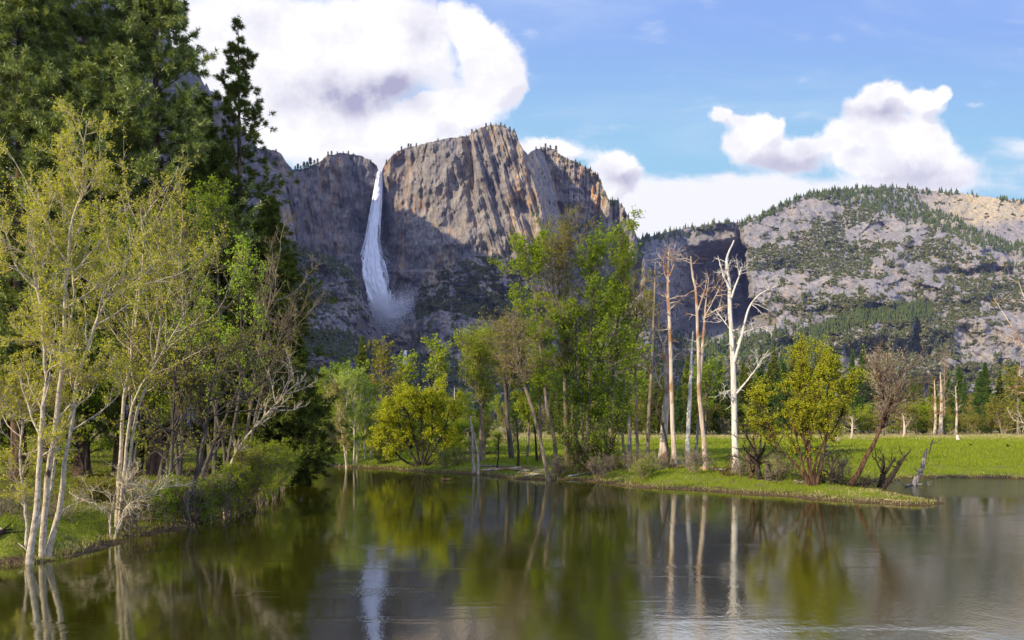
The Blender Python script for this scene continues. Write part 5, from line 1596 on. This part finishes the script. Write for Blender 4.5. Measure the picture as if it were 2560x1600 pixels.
# ------------------------------------------------------------------ grass, logs, birds
def build_grass():
    rng = np.random.default_rng(12)
    n = 420000
    Y = 24*(330/24.0)**(rng.random(n)**1.25)
    x = rng.uniform(-.72, .74, n)*Y
    sd = river_sd(x, Y)
    ok = (sd > 0.05) & (rng.random(n) < sstep(-0.1, 0.3, sd)*np.where(x+.22*Y < -2, .35+.65*(fbm(x/3., Y/3., 3, 77) > .05), 1))
    x, Y = x[ok], Y[ok]
    z = ground_z(x, Y)
    n = len(x)
    h = rng.uniform(.10, .26, n)*(1+.5*fbm(x/2.2, Y/2.2, 3, 78))*np.clip(Y/60, .8, 1.8)
    w = np.clip(Y*.00042, .016, .10)*rng.uniform(.7, 1.4, n)
    a = rng.random(n)*6.28
    s = np.stack([np.cos(a)*w, np.sin(a)*w, 0*a], -1)
    b = np.stack([x, Y, z-.02], -1)
    tip = b+np.stack([rng.normal(0, .4, n)*h, rng.normal(0, .4, n)*h, h], -1)
    dry = (sstep(95, 300, Y)*.9+.30*sstep(6, 1, river_sd(x, Y))+.55*sstep(17, 19, x)*sstep(54, 52, Y)*(fbm(x/1.5, Y/1.5, 3, 80) > -.1)+.4*sstep(95, 70, Y)*fbm(x/3., Y/3., 3, 81)+sstep(60, -30, x)*.25*sstep(70, 130, Y)+.35*fbm(x/9., Y/9., 3, 79)+rng.random(n)*.25) > .62
    dry &= ~((x < -10) & (Y < 37) & (rng.random(n) < .8))
    shore_ = (river_sd(x, Y) < 1.3) & (rng.random(n) < .5)
    dry |= shore_
    for nm, sel, mt, lab in (('meadow_grass', ~dry, M['grass'], 'fresh green grass of the meadow and banks'), ('dry_grass', dry, M['grass_dry'], 'straw coloured dry grass in the meadow and on the shore')):
        T = np.stack([b[sel]-s[sel], b[sel]+s[sel], tip[sel]], 1)
        g = Geo()
        g.tris(T)
        tag(link(nm, g.mesh(nm, mt)), lab, kind='stuff')


M['grass'] = mat_leaf('grass_blades', (0.15, 0.205, 0.014), (0.33, 0.365, 0.035), 0.35)
M['grass_dry'] = mat_leaf('dry_grass_blades', (0.33, 0.28, 0.10), (0.55, 0.47, 0.22), 0.3)
build_grass()


def log_at(p0, p1, Y0, Y1, r, label, group, mat='wood_snag', seed=0, lift=0.0, name='fallen_log', cat='log'):
    rng = np.random.default_rng(seed+900)
    P = np.array([W(*p0, Y0), W(*p1, Y1)])
    for i in range(2):
        P[i, 2] = max(float(ground_z(P[i:i+1, 0], P[i:i+1, 1])[0]), 0.0)+r*.6+lift
    pts = [P[0], P[0]*.66+P[1]*.34+rng.normal(0, .08, 3)*[1, 1, .3], P[0]*.33+P[1]*.67+rng.normal(0, .08, 3)*[1, 1, .3], P[1]]
    p = smooth_path(pts, 16)
    t = np.linspace(0, 1, 16)
    R = (r*(1-.55*t))*(1+.12*perlin(t*6, t*0+seed, 8))
    R[-1] *= .4
    g = Geo()
    g.tube(p[None], R[None], 8)
    B, BR = spawn(p[None], R[None], rng, 5, .2, .95, 55, 15, r*5, 5, .2, .15, .4, .01, .4)
    g2 = Geo()
    g2.tube(B, BR, 4)
    root = empty(name, p[0], label, cat, group)
    part(root, 'log_body', g, M[mat], True, p[0])
    part(root, 'branch_stubs', g2, M[mat], True, p[0])
    return root


LG = 'driftwood logs on the far bank'
for i, (a, b, Y0, Y1, r, mt, lab) in enumerate([
        ((1198, 1180), (1290, 1178), 80, 78, .11, 'wood_grey', 'long grey log at the water left of the log pile'), ((1205, 1186), (1330, 1176), 77, 76, .16, 'wood_snag', 'long brown log lying low along the water edge'),
        ((1300, 1190), (1370, 1174), 74, 73, .13, 'wood_grey', 'grey log slanting up through the log pile'), ((1296, 1184), (1352, 1192), 73, 71, .12, 'wood_snag', 'brown log sloping down towards the leaning cottonwood'),
        ((1280, 1180), (1345, 1182), 76, 75, .08, 'wood_snag', 'thin tan log on top of the log pile'), ((1310, 1196), (1360, 1186), 70, 71, .10, 'wood_snag', 'short log end jutting over the water from the pile'),
        ((1150, 1146), (1330, 1140), 104, 102, .22, 'bark_dark', 'long dark fallen trunk lying across the grass behind the river bank'), ((1626, 1168), (1735, 1160), 80, 80, .16, 'wood_grey', 'grey weathered log under the pale snags'),
        ((1650, 1172), (1782, 1166), 77, 78, .12, 'wood_grey', 'grey log reaching to the forked rusty snag'), ((1752, 1188), (1835, 1186), 69, 67, .16, 'wood_snag', 'brown log at the foot of the white dead tree'),
        ((1560, 1182), (1640, 1176), 74, 76, .13, 'wood_grey', 'half buried log right of the grove'), ((1420, 1192), (1475, 1186), 70, 71, .09, 'wood_white', 'short white stick log at the foot of the grove'),
        ((2150, 1216), (2195, 1212), 60, 61, .10, 'bark_dark', 'black sodden log in the water behind the spit'), ((1985, 1222), (2060, 1226), 57, 56, .09, 'wood_grey', 'thin grey log under the spit willow'),
        ((1215, 1184), (1262, 1172), 78, 79, .06, 'wood_snag', 'thin crooked pole crossing the long grey log'), ((1320, 1186), (1392, 1180), 72, 73, .07, 'wood_grey', 'thin grey pole behind the foot of the leaning cottonwood'),
        ((1335, 1194), (1385, 1190), 70, 70, .07, 'bark_dark', 'dark wet stick under the leaning cottonwood'), ((1290, 1172), (1322, 1190), 77, 74, .06, 'wood_snag', 'short tan stick crossing the log pile steeply'),
        ((1252, 1182), (1316, 1188), 77, 74, .07, 'bark_dark', 'dark stick lying flat in the log pile'), ((1690, 1176), (1752, 1180), 74, 72, .06, 'wood_snag', 'thin tan stick among the pale snags'),
        ((1610, 1180), (1668, 1186), 72, 70, .06, 'wood_grey', 'thin grey stick near the pole like snag')]):
    log_at(a, b, Y0, Y1, r, lab, LG, mt, i)
log_at((2212, 1256), (2290, 1264), 48.2, 47.4, .028, 'pale forked driftwood branch on the front edge of the spit', None, 'wood_snag', 31, .06, 'driftwood_branch', 'branch')
log_at((0, 1385), (80, 1402), 29, 27.6, .03, 'thin pale fallen branch at the foot of the budding clump', None, 'wood_snag', 32, .05, 'driftwood_branch', 'branch')
log_at((-30, 1392), (12, 1388), 28, 28.6, .14, 'dark log end at the picture edge on the left shore', None, 'bark_dark', 33, .05)
log_at((1105, 1196), (1120, 1204), 68, 67, .09, 'small snag of driftwood breaking the water below the willow', None, 'wood_snag', 34, .1, 'driftwood_branch', 'branch')


def bird(px, py, Y, rz, label):
    import bmesh
    c = W(px, py, Y)
    root = empty('flying_bird', c, label, 'bird', 'birds over the meadow')
    root.rotation_euler = (0.2, 0.1, rz)
    t = np.linspace(0, 1, 12)
    body = np.stack([-.22+.46*t, 0*t, .03*np.sin(t*3)], -1)
    R = .075*np.sin(np.clip(t*1.05, .02, 1)*math.pi)**.7+.012
    g = Geo()
    g.tube(body[None], R[None], 8)
    # tail
    g.quads(np.array([[[-.20, -.02, 0], [-.20, .02, 0], [-.36, .06, .01], [-.36, -.06, .01]]]))
    part(root, 'body', g, M['bird'], True)
    for s in (-1, 1):
        w = Geo()
        xs = np.array([[.10, -.10], [.12, -.09], [.08, -.07], [-.02, -.06]])
        yy = np.array([.03, .18, .34, .50])
        zz = np.array([.03, .13, .17, .15])
        for k in range(3):
            w.quads(np.array([[[xs[k, 0], s*yy[k], zz[k]], [xs[k+1, 0], s*yy[k+1], zz[k+1]], [xs[k+1, 1], s*yy[k+1], zz[k+1]], [xs[k, 1], s*yy[k], zz[k]]]]))
        part(root, 'wing', w, M['bird'], False)


M['bird'] = mat_bark('black_feathers', (.012, .012, .014), (.03, .03, .032), 9, 1)
bird(2426, 1112, 95, .5, 'small black bird with raised wings over the meadow')
bird(2520, 1115, 100, 2.2, 'small black bird nearest the right picture edge')


# ------------------------------------------------------------------ valley haze: one even volume round everything below the sky
def build_haze():
    import bmesh
    x0, x1, y0, y1, z0, z1 = -2400, 3200, -120, 5200, -60, 1350
    v = [(x, y, z) for x in (x0, x1) for y in (y0, y1) for z in (z0, z1)]
    q = [(0, 1, 3, 2), (4, 6, 7, 5), (0, 4, 5, 1), (2, 3, 7, 6), (0, 2, 6, 4), (1, 5, 7, 3)]
    me = make_mesh('haze', v, q)
    m = bpy.data.materials.new('valley_air')
    m.use_nodes = True
    m.node_tree.nodes.clear()
    N = NT(m.node_tree)
    pv = N.n('ShaderNodeVolumePrincipled', {'Color': (0.40, 0.50, 1.0, 1), 'Density': 0.000022, 'Anisotropy': 0.0})
    o = N.n('ShaderNodeOutputMaterial')
    m.node_tree.links.new(pv.outputs[0], o.inputs['Volume'])
    me.materials.append(m)
    tag(link('haze', me), 'thin blue valley air', kind='stuff')


build_haze()
